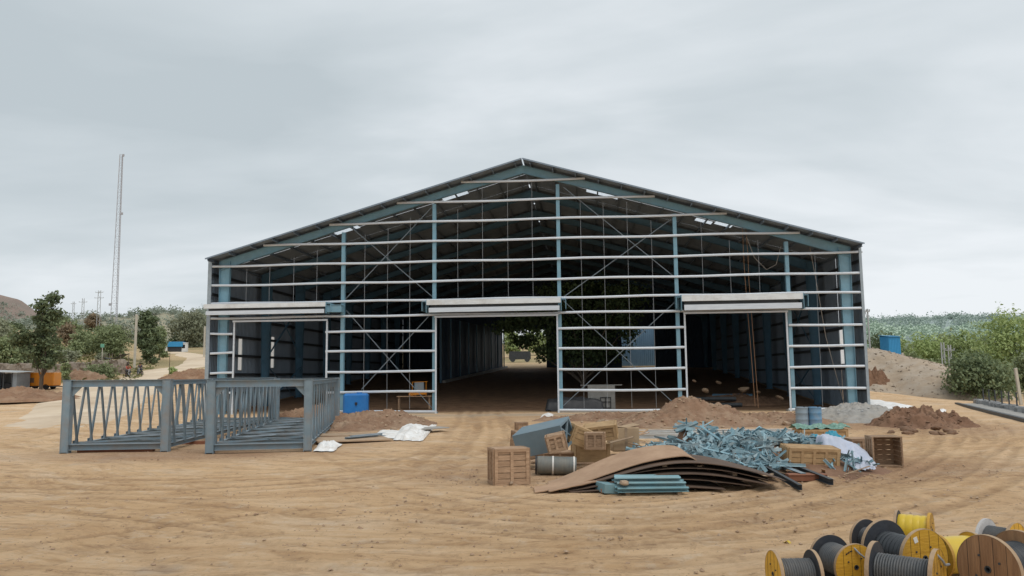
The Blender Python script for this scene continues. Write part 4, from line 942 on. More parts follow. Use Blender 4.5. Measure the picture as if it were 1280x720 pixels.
p = hp(748, 528); make_heap('rubble_heap', 'low rubble heap under the girts right of the middle doorway', 'heap', M['rubble'], base_at(760, 44.5).x, 44.5, 4.5, 1.8, .35, 25, rough=.9, stones=400)
def scatter_rocks(cnt, x0, x1, y0, y1, s0, s1, label, group, m='stone'):
    for i in range(cnt):
        px, py = R.uniform(x0, x1), R.uniform(y0, y1); p = on_ground(px, py); rock((p.x, p.y, p.z + .03), R.uniform(s0, s1), label, group, m)
scatter_rocks(16, 932, 998, 520, 532, .3, .75, 'pale stone along the low earth ridge before the right doorway', 'stones on the low earth ridge')
scatter_rocks(30, 430, 530, 522, 545, .18, .5, 'brown stone on the rubble heap between the right steel frame and the shed', 'stones on the left rubble heap')
scatter_rocks(26, 1112, 1192, 524, 544, .2, .55, 'brown clod on the dark earth heap right of the shed', 'clods on the dark earth heap', 'clod_dark')
scatter_rocks(14, 720, 800, 524, 534, .15, .4, 'stone on the rubble under the girts beside the middle doorway', 'stones under the girts')
scatter_rocks(10, 870, 990, 586, 606, .08, .22, 'small stone on the dirt below the scrap heap', 'stones below the scrap heap')
for px, py, s, lab in ((874, 588, .3, 'single rounded stone below the right end of the rusty plate stack'), (918, 526, .45, 'white-faced stone on the ridge right of the reddish earth heap'), (639, 607, .12, 'small white stone in front of the large slatted crate')):
    p = on_ground(px, py); rock((p.x, p.y, p.z + .06), s, lab, None, 'stone')
pts = []
rs = np.random.RandomState(5)
for (cx, cy, rx, ry, n) in ((3.5, 20.5, 6, 2.5, 1500), (8.5, 21, 4.5, 2.6, 600), (-8.2, 38, 5, 6, 800), (12, 38, 7, 4, 700), (-13, 27, 6, 2.2, 260), (0, 14, 14, 5, 2200), (13, 14, 4, 3, 1500), (8, 33, 9, 5, 500), (18.5, 36, 4, 3, 300)):
    for i in range(n):
        a = rs.rand() * 6.3; q = rs.rand() ** .6; x = cx + rx * q * math.cos(a); y = cy + ry * q * math.sin(a); pts.append((x, y, tz(x, y) + .005))
pebbles('loose_stones', pts, .010, .055, M['clod'], 9)

# ------------------------------------------------------------------ timber crates
def crate(label, px, py, w_, d_, h_, rot, wood='wood', nb=5, up=0.0, battens=1, group=None, slat=True, open_front=False, name='wooden_crate', depth=None):
    p = on_ground(px, py) if depth is None else at_depth(px, py, depth); p.z = (p.z if depth else tz(p.x, p.y)) + up
    t = thing(name, label, 'crate', (p.x, p.y, p.z), rot if isinstance(rot, tuple) else (0, 0, rot), group); m = M[wood]; g = .012
    for sx_, sy, L_, cx, cy in ((0, -1, w_, 0, -d_ / 2), (0, 1, w_, 0, d_ / 2), (-1, 0, d_, -w_ / 2, 0), (1, 0, d_, w_ / 2, 0)):
        if open_front and sy == -1: continue
        c = MB(); bh = h_ / nb
        for k in range(nb):
            e = R.uniform(-.006, .006)
            c.box((cx + (e if sx_ else 0), cy + (e if sy else 0), bh * (k + .5)), ((L_ - .01, .022, bh - g) if sy else (.022, L_ - .01, bh - g)))
        pn = c.build('side_panel', m, t)
        c = MB(); q = .022; fr = .075 * min(1, h_ / .5)
        ox, oy = sx_ * q, sy * q
        for k in range(battens + 2):
            f = -L_ / 2 + fr / 2 + (L_ - fr) * k / (battens + 1)
            c.box((cx + ox + (f if sy else 0), cy + oy + (0 if sy else f), h_ / 2), ((fr, .024, h_) if sy else (.024, fr, h_)))
        for z in (fr / 2, h_ - fr / 2):
            c.box((cx + ox * 1.12, cy + oy * 1.12, z), ((L_ - 2 * fr, .022, fr) if sy else (.022, L_ - 2 * fr, fr)))
        c.build('frame', m, pn)
    c = MB(); nl = max(3, int(d_ / .16)); [c.box((0, -d_ / 2 + d_ * (k + .5) / nl, h_ - .012 if not open_front else .012), (w_ - .05, d_ / nl - g, .022)) for k in range(nl)]; c.build('lid' if not open_front else 'base', m, t)
    if open_front:
        c = MB(); [c.box((0, -d_ / 2 + d_ * (k + .5) / nl, h_ - .012), (w_ + .04, d_ / nl - g, .022)) for k in range(nl)]; c.build('lid', m, t)
    return t
crate('large slatted timber crate standing at the left front corner of the scrap heap', 636, 604, .84, .60, .84, .26, 'wood', 6, .0, 1)
crate('small tilted timber crate leaning on the grey-blue steel box', 698, 563, .46, .40, .44, (.1, -.22, -.1), 'wood', 4, 0, depth=21.0)
crate('low broken crate lying under planks between the large crate and the plain pale crate', 690, 576, 1.5, .7, .28, -.05, 'wood', 3, 0, 2)
crate('narrow upright crate behind the large slatted crate at the far left of the heap', 648, 562, .42, .5, .62, (.05, .08, .3), 'wood', 4)
crate('stubby crate resting on the narrow upright crate at the back left of the heap', 652, 552, .40, .4, .32, .2, 'wood', 3, .42)
crate('plain pale low crate left of the cardboard box, under the leaning crates', 738, 577, .95, .8, .55, .12, 'wood_pale', 1, 0, 0)
crate('small square crate sitting on the plain pale low crate', 744, 561, .50, .45, .44, -.12, 'wood', 3, 0, 1, depth=21.6)
crate('crate tipped on edge behind the small square crate', 722, 556, .62, .5, .50, (.1, .38, .25), 'wood_pale', 3, 0, 0, depth=22.3)
crate('flat crate lid propped behind the cardboard box', 752, 548, .9, .5, .42, (.2, -.12, -.2), 'wood_pale', 4, 0, 1, depth=23)
t = thing('cardboard_box', 'big worn cardboard box at the right of the crates, before the white pipes', 'box', tuple(on_ground(782, 574) + Vector((0, .5, .22))), .12)
c = MB(); c.grid(lambda a, b_: (0, 0, 0), 1, 1) if False else None
c.box((0, 0, .36), (.84, .8, .72)); c.build('body', M['card'], t, bevel=.03)
c = MB(); c.box((-.2, -.05, .74), (.45, .7, .015), Matrix.Rotation(.12, 3, 'Y')); c.box((.25, .0, .75), (.4, .75, .015), Matrix.Rotation(-.2, 3, 'Y')); c.build('flap', M['card'], t)
c = MB(); c.box((0, -.404, .36), (.08, .01, .7)); c.build('tape', M['plank'], t)
p = on_ground(782, 577); c = MB(); [c.box((0, -.4 + k * .2, .12), (1.0, .16, .03)) for k in range(5)]; [c.box((-.4 + k * .4, 0, .05), (.09, .95, .1)) for k in range(3)]
tag(c.build('pallet', M['wood'], loc=(p.x, p.y + .5, p.z), rot=(0, 0, .1)), 'timber pallet under the big cardboard box', 'pallet')
crate('long straw-coloured crate tipped forward at the right of the scrap heap', 1012, 589, 1.34, .5, .50, (.12, .05, .06), 'wood_gold', 4, .14, 3)
crate('straw-coloured crate covered by green netting behind the scrap heap', 1026, 558, 1.6, .7, .48, .05, 'wood_gold', 4, .12, 3)
crate('reddish timber crate with open front at the right end of the heap', 1106, 582, .72, .62, .80, -.12, 'wood', 6, 0, 2, open_front=True)
crate('long low reddish crate behind the lilac sheet, left of the open-front crate', 1080, 574, 1.05, .6, .62, .08, 'wood', 5, 0, 2)
# splintered boards strewn among the crates
rs = random.Random(23)
for i in range(46):
    px, py = rs.uniform(644, 806), rs.uniform(556, 590); p = on_ground(px, py); ln = rs.uniform(.25, 1.0); c = MB(); c.bar((-ln / 2, 0, 0), (ln / 2, rs.uniform(-.03, .03), 0), rs.uniform(.06, .13), .018)
    tag(c.build('splintered_board', M[rs.choice(('wood', 'wood', 'plank', 'wood_pale'))], loc=(p.x, p.y, p.z + .04 + rs.uniform(.05, .6) * (py < 578)), rot=(rs.uniform(-.4, .4), rs.gauss(0, .35), rs.choice((rs.gauss(0, .4), rs.uniform(0, 3))))), 'splintered board strewn among the timber crates', 'board', 'splintered boards among the crates')
for i in range(26):
    px, py = rs.uniform(950, 1075), rs.uniform(578, 602); p = on_ground(px, py); ln = rs.uniform(.2, .8); c = MB(); c.bar((-ln / 2, 0, 0), (ln / 2, rs.uniform(-.03, .03), 0), rs.uniform(.04, .11), .018)
    tag(c.build('splintered_board', M[rs.choice(('wood', 'plank', 'rust_red', 'wood'))], loc=(p.x, p.y, p.z + .03 + rs.uniform(0, .12)), rot=(rs.uniform(-.3, .3), rs.gauss(0, .2), rs.choice((rs.gauss(0, .5), rs.uniform(0, 3))))), 'splintered board lying round the straw-coloured crate at the right of the heap', 'board', 'splintered boards at the right of the heap')
# loose planks
def plank(label, a, b_, wd, th, m='plank', za=.05, zb=.05, name='plank', d=None):
    A = on_ground(*a) + Vector((0, 0, za)); B = on_ground(*b_) + Vector((0, 0, zb)); o = A.lerp(B, .5)
    c = MB(); c.bar(A - o, B - o, wd, th); return tag(c.build(name, M[m], loc=tuple(o), bevel=.004), label, 'plank' if 'plank' in name else name.replace('_', ' '))
plank('pale plank lying across the low broken crate', (661, 566), (684, 560), .16, .03, za=.12, zb=.42)
plank('brown plank slanting off the back of the low broken crate', (662, 573), (720, 566), .18, .03, 'wood', .35, .32)
plank('thin brown plank at the foot of the plain pale low crate', (700, 582), (742, 580), .14, .03, 'wood', .04, .04)
plank('broken brown plank beside the grey-green roll', (664, 580), (700, 574), .2, .03, 'wood', .06, .2)
plank('worn plank leaning on the front of the long straw-coloured crate', (987, 600), (1012, 583), .14, .04, 'plank', .03, .32)
plank('rust-brown plank standing out of the blue scrap', (949, 588), (962, 580), .18, .03, 'rust_top', .1, .62)
plank('long board lying on the rubble behind the cardboard box', (800, 540), (845, 537), .3, .04, 'plank', .08, .08)
plank('yellowish board lying behind the crates under the shed girts', (735, 535), (762, 534), .4, .05, 'wood_gold', .15, .15)
p = on_ground(762, 617); c = MB(); c.box((0, 0, .04), (.40, .2, .09)); tag(c.build('brick', M['brick'], loc=(p.x, p.y, p.z + .03), rot=(0, 0, .03), bevel=.008), 'reddish brick slab on the dirt left of the teal channels', 'brick')

# grey-blue open ended steel box
t = thing('steel_box', 'grey-blue hollow steel box tilted on top of the crates', 'steel box', tuple(at_depth(684, 561, 22.2)), (.24, -.22, -.42))
wd, dp, ht = 1.42, .85, .66; c = MB(); th = .02
c.box((0, 0, ht - th / 2), (wd, dp, th)); c.box((0, 0, th / 2), (wd, dp, th)); c.box((0, -dp / 2 + th / 2, ht / 2), (wd, th, ht - 2 * th)); c.box((0, dp / 2 - th / 2, ht / 2), (wd, th, ht - 2 * th)); c.box((-wd / 2 + th / 2 - .003, 0, ht / 2), (th, dp - .05, ht - .05)); c.build('shell', M['box_paint'], t)
c = MB(); c.bar((wd / 2 - .02, -dp / 2 + .03, .04), (wd / 2 - .02, dp / 2 - .03, ht - .04), .05, .05); c.bar((wd / 2 - .025, -dp / 2 + .03, ht - .04), (wd / 2 - .025, dp / 2 - .03, .04), .04, .04); c.build('brace', M['box_paint'], t)
c = MB(); c.box((wd / 2 + .015, 0, ht - .03), (.03, dp, .06)); c.box((wd / 2 + .015, 0, .03), (.03, dp, .06)); c.box((wd / 2 + .015, -dp / 2 + .03, ht / 2), (.028, .06, ht - .12)); c.box((wd / 2 + .015, dp / 2 - .03, ht / 2), (.028, .06, ht - .12)); c.build('flange', M['box_paint'], t)
for i, (a, b_, lab) in enumerate((((655, 556), (686, 574), 'blue-grey steel angle leaning down from the left end of the steel box'), ((660, 554), (692, 571), 'second blue-grey steel angle leaning beside the left end of the steel box'))):
    A = on_ground(*a) + Vector((0, 0, .55)); B = on_ground(*b_) + Vector((0, -.2, .20)); o = A.lerp(B, .5); c = MB(); c.angle(A - o, B - o, .09, .01); c.bar((A - o) + Vector((0, .1, 0)), (B - o) + Vector((0, .1, 0)), .12, .012)
    tag(c.build('steel_angle', M['teal'], loc=tuple(o)), lab, 'steel angle')
# grey-green roll with strap
p = on_ground(697, 596); t = thing('sheet_roll', 'grey-green cylindrical roll with white straps lying behind the rusty plates', 'roll', (p.x, p.y + .3, p.z + .25), (0, .03, -.04))
r_ = .225; c = MB(); c.lathe([(-.50, .02), (-.50, r_ * .96), (-.47, r_)] + [(-.47 + .94 * k / 14, r_ + .004 * (k % 2)) for k in range(1, 14)] + [(.47, r_), (.50, r_ * .96), (.50, .02)], 28); c.build('sheet', M['roll'], t, smooth=50)
c = MB(); c.disc((-.53, 0, 0), r_ * 1.03, .05); c.build('end_cap', M['black'], t, smooth=40)
for x in (-.10, .44): c = MB(); c.lathe([(x - .02, r_ + .003), (x - .02, r_ + .012), (x + .02, r_ + .012), (x + .02, r_ + .003)], 28); c.build('strap', M['paper'], t, smooth=40)
# stack of bent rusty plates
def plate(label, xl, xr, y0, y1, f, th, m, seed, twist=0, skew=0.):
    c = MB(); cx, cy = (xl + xr) / 2, (y0 + y1) / 2
    def fn(a, b_):
        x = xl + (xr - xl) * a; y = y0 + (y1 - y0) * b_ + skew * (a - .5)
        return (x - cx, y - cy, f(a) + twist * (b_ - .5) * math.sin(PI * a) + .012 * fbm(a * 3, b_ * 2, seed))
    c.grid(fn, 44, 6, th); return tag(c.build('steel_plate', M[m], loc=(cx, cy, 0), smooth=35), label, 'steel plate')
hump = lambda h, pk, w1, w2, lo=.02: (lambda a: lo + h * (math.sin(PI / 2 * a / pk) ** 1.35 if a < pk else .25 + .75 * math.cos(PI / 2 * (a - pk) / (1 - pk))))
X0 = on_ground(660, 606).x; XR = on_ground(940, 600).x
P17 = 18.0
names = ['lowest', 'second lowest', 'third from the bottom', 'third from the top', 'second from the top']
for i, (xl, xr, h, pk, w1, w2, y0, lo) in enumerate(((1.2, 4.6, .12, .62, .32, .5, 17.50, .03), (1.0, 5.2, .24, .60, .30, .42, 17.66, .05), (1.12, 5.6, .36, .58, .28, .42, 17.60, .05), (.95, 5.85, .47, .57, .28, .40, 17.78, .05), (1.05, 6.0, .57, .57, .28, .42, 17.72, .06))):
    plate('dark bent rusty plate, %s in the curved stack' % names[i], xl, xr, y0, y0 + 1.5, hump(h, pk, w1, w2, lo), .016, 'rust_dark', i, .05)
plate('wide brown rusty plate on top of the curved stack, its face turned to the viewer', .80, 4.55, 18.0, 19.2, hump(.73, .80, .36, .45, .06), .02, 'rust_top', 9, .20, .30)
plate('loose red-brown plate end sticking out left under the curved stack', .45, 1.7, 17.75, 18.6, hump(.10, .9, .5, .5, .04), .02, 'rust_top', 11, .0, .5)
plate('narrow red-brown plate tongue second from the left under the curved stack', .75, 2.1, 17.6, 18.2, hump(.16, .95, .5, .5, .07), .02, 'rust_top', 13, .0, .4)
for i in range(5):
    c = MB(); c.box((0, 0, 0), (.1, 1.3, .08)); xx = 2.6 + i * .75
    tag(c.build('timber_spacer', M['plank'], loc=(xx, 18.6, .12 + .40 * math.exp(-((xx - 3.6) / 1.5) ** 2)), rot=(0, 0, .05 * i)), 'timber spacer wedged between the curved rusty plates', 'spacer', 'spacers in the plate stack')
# teal channels on bearers
p0 = on_ground(818, 620)
for k, x in enumerate((-.55, .55)): c = MB(); c.box((0, 0, .04), (.09, .75, .09)); tag(c.build('timber_bearer', M['plank'], loc=(p0.x + x, p0.y + .42, p0.z)), ('left', 'right')[k] + ' timber bearer under the teal channels', 'bearer')
lay = [(0, 5), (1, 4), (2, 3)]
lab = {0: 'bottom', 1: 'middle', 2: 'top'}; ordn = ['nearest', 'second', 'third', 'fourth', 'farthest']
for ly, cnt in lay:
    for k in range(cnt):
        c = MB(); ln = 1.52 - .05 * ly; c.channel((-ln / 2, 0, 0), (ln / 2, 0, 0), .09, .085, .008, up=(0, -.25, 1))
        tag(c.build('steel_channel', M['teal'], loc=(p0.x - .02 - .03 * ly + R.uniform(-.06, .06), p0.y + .06 + k * .185 + ly * .11, p0.z + .14 + ly * .095), rot=(R.uniform(-.05, .05), 0, R.uniform(-.04, .04))), 'teal steel channel, %s from the front in the %s layer of its small stack' % (ordn[k], lab[ly]), 'steel channel')
c = MB(); c.box((0, 0, .12), (.35, .5, .2)); tag(c.build('steel_offcut_box', M['teal'], loc=(p0.x - .95, p0.y + .45, p0.z), rot=(0, .1, .3), bevel=.01), 'short teal box section lying at the left end of the teal channels', 'box section')
p = on_ground(788, 611); rock((p0.x - .62, p0.y + .05, p0.z + .28), .2, 'pale stone lodged at the left end of the teal channels', None, 'stone')

# ------------------------------------------------------------------ heap of faded blue scrap steel
def scrap_h(x, y):
    g = lambda cx, cy, rx, ry, p=2: math.exp(-(abs((x - cx) / rx) ** p) - abs((y - cy) / ry) ** p)
    return max(.78 * g(6.4, 22.5, 2.8, 2.0, 3), .82 * g(7.2, 23.4, 2.0, 1.5, 3), 1.5 * g(4.85, 22.6, .36, .55), 1.25 * g(5.65, 23.2, .34, .5), .25 * g(6.6, 20.6, 2.0, .9, 3))
mb = MB(); mb.grid(lambda a, b_: (3.2 + 6.6 * a, 19.2 + 6.6 * b_, scrap_h(3.2 + 6.6 * a, 19.2 + 6.6 * b_) * .78 - .06), 60, 50)
tag(mb.build('earth_heap', M['earth_dark'], smooth=180), 'dark earth showing between the tangled blue scrap steel pieces', 'heap')
M['scrap_pale'] = mat('pale_blue_scrap', (.30, .45, .50), (.16, .27, .32), 3, .55, dirt=(.45, .42, .38), dirt_amt=.4)
protos = []
def proto(fn): c = MB(); fn(c); o = c.build('steel_offcut', M['scrap']); protos.append(o)
def bent(c, L_, w_, k):
    pts = [Vector((-L_ / 2 + L_ * i / 6, 0, k * math.sin(PI * i / 6))) for i in range(7)]
    for a, b_ in zip(pts[:-1], pts[1:]): c.angle(a, b_, w_, .008)
proto(lambda c: c.angle((-.45, 0, 0), (.45, 0, 0), .065, .008))
proto(lambda c: (c.angle((-.3, 0, 0), (.3, 0, 0), .075, .008), c.box((.28, .05, .06), (.14, .012, .16))))
proto(lambda c: (c.bar((-.35, 0, 0), (.35, 0, 0), .11, .012), c.bar((-.05, 0, 0), (.1, .02, .28), .09, .01)))
proto(lambda c: c.channel((-.38, 0, 0), (.38, 0, 0), .06, .11, .008))
proto(lambda c: bent(c, .9, .06, .16))
proto(lambda c: (c.prism([(-.14, -.1), (.16, -.1), (.05, .13), (-.12, .1)], (0, 0, -.006), (0, 0, .006)), c.angle((-.1, 0, .0), (.35, .12, .05), .06, .008)))
proto(lambda c: (c.bar((-.2, 0, 0), (.2, 0, 0), .16, .014), c.box((0, 0, .07), (.02, .15, .14))))
proto(lambda c: c.angle((-.75, 0, 0), (.75, 0, 0), .06, .008))
SCL = 'faded blue steel offcut in the tangled scrap heap before the right doorway'; cnt = 0
while cnt < 300:
    x = R.uniform(3.5, 9.3); y = R.uniform(19.9, 25.2); h = scrap_h(x, y)
    if x > 6.9 and y < 21.9: continue
    if h < .10 or R.random() > .35 + h or (y > 23.6 and R.random() < .6): continue
    s = protos[cnt % 8]; o = s if cnt < 8 else s.copy()
    if cnt >= 8: C.objects.link(o)
    o.location = (x, y, h * .78 + R.uniform(.0, .14)); o.rotation_euler = (R.uniform(-1.2, 1.2), R.gauss(0, .38), R.choice([R.gauss(0, .5), R.uniform(0, 6.3)])); k = R.uniform(.45, 1.05); o.scale = (k, k, k)
    tag(o, SCL, 'steel offcut', 'steel offcuts in the scrap heap'); cnt += 1
# the countless smaller bits between them: one object
rs = np.random.RandomState(8); mb = MB(); k = 0
while k < 1700:
    x, y = rs.uniform(3.5, 9.3), rs.uniform(19.9, 25.2); h = scrap_h(x, y)
    if h < .12 or (x > 6.9 and y < 21.9): continue
    d = Vector((rs.normal(), rs.normal(), rs.normal() * .45)).normalized(); l = rs.uniform(.06, .26); p = Vector((x, y, h * .78 + rs.uniform(0, .2))); w_ = rs.uniform(.03, .10)
    mb.bar(p - d * l, p + d * l, w_, .008, up=(rs.normal(), rs.normal(), .5)); k += 1
tag(mb.build('small_offcuts', M['scrap_pale']), kind='stuff')
# second little pile at right
px_ = on_ground(1066, 592)
for i in range(34):
    o = protos[i % 8].copy(); C.objects.link(o); a = R.uniform(0, 6.3); q = R.random() ** .6
    o.location = (px_.x + .62 * q * math.cos(a), px_.y + .4 + .5 * q * math.sin(a), .06 + .36 * (1 - q) + R.uniform(0, .08)); o.rotation_euler = (R.uniform(-1.2, 1.2), R.gauss(0, .5), R.uniform(0, 6.3)); k = R.uniform(.5, .85); o.scale = (k, k, k)
    tag(o, 'small blue steel offcut in the little pile in front of the lilac sheet', 'steel offcut', 'steel offcuts before the lilac sheet')
# long white pipes behind the scrap
for i, (xa, xb, py) in enumerate(((795, 1000, 549), (800, 985, 552), (790, 940, 555))):
    A = on_ground(xa, py) + Vector((0, 0, .28)); B = on_ground(xb, py - 1.5) + Vector((0, 0, .28)); o = A.lerp(B, .5); c = MB(); c.channel(A - o, B - o, .12, .16, .012)
    tag(c.build('steel_channel', M['white_steel'], loc=(o.x, o.y, o.z)), 'long white channel lying behind the blue scrap, ' + ('farthest', 'middle', 'nearest')[i] + ' of three', 'steel channel')
    if i == 0:
        for f in (.15, .5, .85): q = A.lerp(B, f); c = MB(); c.box((0, -.4, .1), (.12, 1.6, .2)); tag(c.build('timber_bearer', M['plank'], loc=(q.x, q.y, 0)), 'timber bearer under the long white channels', 'bearer', 'bearers under the white channels')
# dark channels sticking out at the front right
for i, (a, b_, w_, m_, lab) in enumerate((((946, 588), (1003, 614), .12, 'dark_steel', 'dark steel channel pointing at the viewer, lowest at the right of the plate stack'), ((950, 585), (1008, 601), .2, 'truss_paint', 'broad grey steel beam lying below the long straw-coloured crate'), ((985, 590), (1042, 607), .14, 'dark_steel', 'dark steel bar lying behind the broad grey beam'))):
    A = on_ground(*a) + Vector((0, .1, .22)); B = on_ground(*b_) + Vector((0, 0, .08)); o = A.lerp(B, .5); c = MB(); c.channel(A - o, B - o, w_ * .7, w_, .01); tag(c.build('steel_channel', M[m_], loc=tuple(o)), lab, 'steel channel')
for i, (px, py, sx_, sy, sz, m_, lab) in enumerate(((1012, 602, .9, .3, .16, 'rust_red', 'red-oxide steel block under the long straw-coloured crate'), (965, 590, .7, .3, .2, 'rust_red', 'red-brown steel block left of the long straw-coloured crate'))):
    p = on_ground(px, py); c = MB(); c.box((0, 0, sz / 2), (sx_, sy, sz)); c.box((0, -sy / 2 - .005, sz * .9), (sx_, .03, .02)); tag(c.build('steel_block', M[m_], loc=(p.x, p.y + .2, p.z), rot=(0, 0, -.05), bevel=.006), lab, 'steel block')
# sheets and netting over the right end
def drape(name, label, m, ctr, w_, d_, hf, seed, cat='sheet', rot=0, nu=28, nv=20):
    c = MB(); c.grid(lambda a, b_: ((a - .5) * w_ + .06 * fbm(b_ * 4, seed), (b_ - .5) * d_ + .06 * fbm(a * 4, seed + 2), max(.01, hf(a, b_) + .07 * fbm(a * 5 + seed, b_ * 5) + .03 * fbm(a * 13, b_ * 13, seed))), nu, nv)
    return tag(c.build(name, M[m], loc=tuple(ctr), rot=(0, 0, rot), smooth=180), label, cat)
p = on_ground(1066, 586)
drape('plastic_sheet', 'rumpled lilac-white plastic sheet draped over the goods at the right of the heap', 'tarp_lilac', (p.x + .02, p.y + .5, 0), 1.3, 1.0, lambda a, b_: .82 * min(1, (b_ + .05) * 1.7) * (1 - .55 * a ** 2.2) * min(1, a * 6 + .5), 3)
p = on_ground(1080, 592); drape('plastic_sheet', 'small lilac-white sheet end trailing on the dirt before the reddish crate', 'tarp_lilac', (p.x + .05, p.y + .25, .02), .55, .45, lambda a, b_: .18 * b_ + .08, 8)
p = on_ground(1032, 574); drape('plastic_sheet', 'bright blue plastic crumpled between the scrap and the straw-coloured crates', 'tarp_cyan', (p.x - .1, p.y + .3, .2), .5, .5, lambda a, b_: .32 * math.sin(PI * a) + .18 * b_, 12)
p = on_ground(1044, 566); drape('plastic_sheet', 'smaller bright blue plastic scrap behind the lilac sheet', 'tarp_cyan', (p.x, p.y + .2, .48), .55, .4, lambda a, b_: .2 * math.sin(PI * a) * math.sin(PI * b_), 16)
p = on_ground(1026, 558); drape('netting', 'green netting spread over the straw-coloured crate behind the scrap', 'net_green', (p.x, p.y + .05, .60), 1.9, .9, lambda a, b_: .02 + .10 * math.sin(PI * b_) + .10 * fbm(a * 6, b_ * 4, 3), 20, 'netting')
p = on_ground(1024, 583); drape('paper_sack', 'torn white sack lying on the blue scrap beside the bright blue plastic', 'tarp_white', (p.x - .35, p.y + .5, .45), .6, .3, lambda a, b_: .12 * math.sin(PI * a), 24, 'sack')
# drums of oil by the shed corner
def barrel(label, px, m, lid):
    p = on_ground(px, 532); t = thing('oil_barrel', label, 'barrel', (p.x, p.y, 0), R.uniform(0, 3), 'barrels before the shed corner'); r_ = .29 if px < 1011 else .30; pr = [(0, .001), (0, r_), (.02, r_ + .012), (.04, r_)]
    for z in (.3, .6): pr += [(z - .03, r_), (z, r_ + .014), (z + .03, r_)]
    pr += [(.84, r_), (.865, r_ + .012), (.88, r_), (.87, r_ - .02), (.865, .001)]; k = 1.0
    c = MB(); c.lathe([(a * k, b_) for a, b_ in pr], 28, 'z'); c.build('body', M[m], t, smooth=50)
    c = MB(); c.lathe([(0, .04), (.03, .04), (.03, .001)], 12, 'z', (.16, 0, .868)); c.build('bung', M[lid], t, smooth=40)
barrel('translucent grey barrel left of the blue one before the shed corner', 1003, 'barrel_grey', 'black')
barrel('dusty blue barrel right of the translucent grey one before the shed corner', 1019.5, 'barrel_blue', 'black')
# ------------------------------------------------------------------ cable drums in the foreground
def cable_drum(label, cx, cy, rp, yaw, wk, fl1, fl2, cab, core=.55, tilt=0, ridges=14, extra=None, fat=1.0, anchor=0):
    """yaw: direction of the drum axis (0 = along +x). fl1 = flange at the -axis end, fl2 = at the +axis end; wk = width / radius"""
    g = on_ground(cx, cy + rp); d = g.y; ax_ = Vector((math.cos(yaw), math.sin(yaw), 0)); r_ = rp * d / F / FW.y
    W_ = r_ * wk; g = g - ax_ * (anchor * W_ / 2); t = thing('cable_drum', label, 'cable drum', (g.x, g.y, tz(g.x, g.y) + r_ - .01), (0, tilt, yaw)); th = .045 * r_ / .3
    for s, (fa, fb, ed) in ((-1, fl1), (1, fl2)):
        x = s * W_ / 2
        c = MB(); c.disc((x, 0, 0), r_, th, 'x', 48, r_ * .11); f = c.build('flange', M[fa], t, smooth=35)
        c = MB(); c.lathe([(x - th / 2 - .001, r_ + .001), (x - th / 2 + .002, r_ + .004), (x + th / 2 - .002, r_ + .004), (x + th / 2 + .001, r_ + .001)], 48); c.build('rim', M[ed], f, smooth=35)
        c = MB(); c.disc((x - s * (th / 2 + .0035), 0, 0), r_ * .985, .005, 'x', 48, r_ * .2); c.build('inner_face', M[fb], f, smooth=35)
        c = MB(); c.lathe([(x - s * th * .4, r_ * .105), (x + s * (th / 2 + .006), r_ * .105), (x + s * (th / 2 + .006), r_ * .07), (x - s * th * .4, r_ * .07)], 20); c.build('hub', M['dark_steel'], f, smooth=40)
        for k in range(4):
            c = MB(); a = PI / 4 + k * PI / 2 + .2; c.lathe([(x, .0), (x + s * (th / 2 + .010), .0), (x + s * (th / 2 + .010), r_ * .035), (x, r_ * .035)][1:], 8, 'x', (0, math.cos(a) * r_ * .45, math.sin(a) * r_ * .45)); c.build('bolt', M['dark_steel'], f)
        c = MB()     # joints between the flange boards
        for k in (-.6, -.2, .22, .62):
            hgt = math.sqrt(1 - k * k) * r_ * .97; c.box((x + s * (th / 2 + .0008), k * r_, 0), (.002, r_ * .012, hgt * 2))
        c.build('board_joints', M['dark_void'], f)
    pr = [(-W_ / 2 + th / 2 + .006, .0)]; n = ridges; a0 = -W_ / 2 + th / 2 + .007; a1 = -a0; rc = r_ * core * fat
    prof = []
    for k in range(n):
        for q in range(5):
            f = q / 4; xx = a0 + (a1 - a0) * (k + f) / n; prof.append((xx, rc + min(.035 * r_, (a1 - a0) / n * .55) * math.sin(PI * f) + .006 * r_ * math.sin(k * 2.4)))
    c = MB(); c.lathe(prof, 40); c.build('cable', M[cab], t, smooth=45)
    if extra: extra(t, r_, W_, th)
    return t
def marks(t, r_, W_, th):         # three short black stencil strokes near the top of the face
    c = MB(); x = W_ / 2 + th / 2 + .0035
    for k in range(3): a = .30 + .17 * k; c.box((x, -math.sin(a) * r_ * .74, math.cos(a) * r_ * .74), (.002, r_ * .10, r_ * .055), Matrix.Rotation(a + .4 * (k % 2), 3, 'X'))
    c.build('stencil_marks', M['black'], t)
Yw, Bk, Br, Wt, Rw = 'yellow_wood', 'black_wood', 'brown_wood', 'white_wood', 'raw_wood'
def tail(t, r_, W_, th):          # cable end clipped across the flange
    c = MB(); x = W_ / 2 + th; c.tube([(x - th, -r_ * .1, r_ * .9), (x + .01, r_ * .1, r_ * .62), (x + .015, r_ * .35, r_ * .42), (x + .015, r_ * .9, r_ * .34)], r_ * .045, 8); c.build('cable_end', M['wire'], t, smooth=60)
def label_(t, r_, W_, th):
    c = MB(); x = W_ / 2 + th / 2 + .004; c.box((x, -r_ * .38, r_ * .66), (.004, r_ * .16, r_ * .2), Matrix.Rotation(.3, 3, 'X')); c.build('paper_label', M['paper'], t)
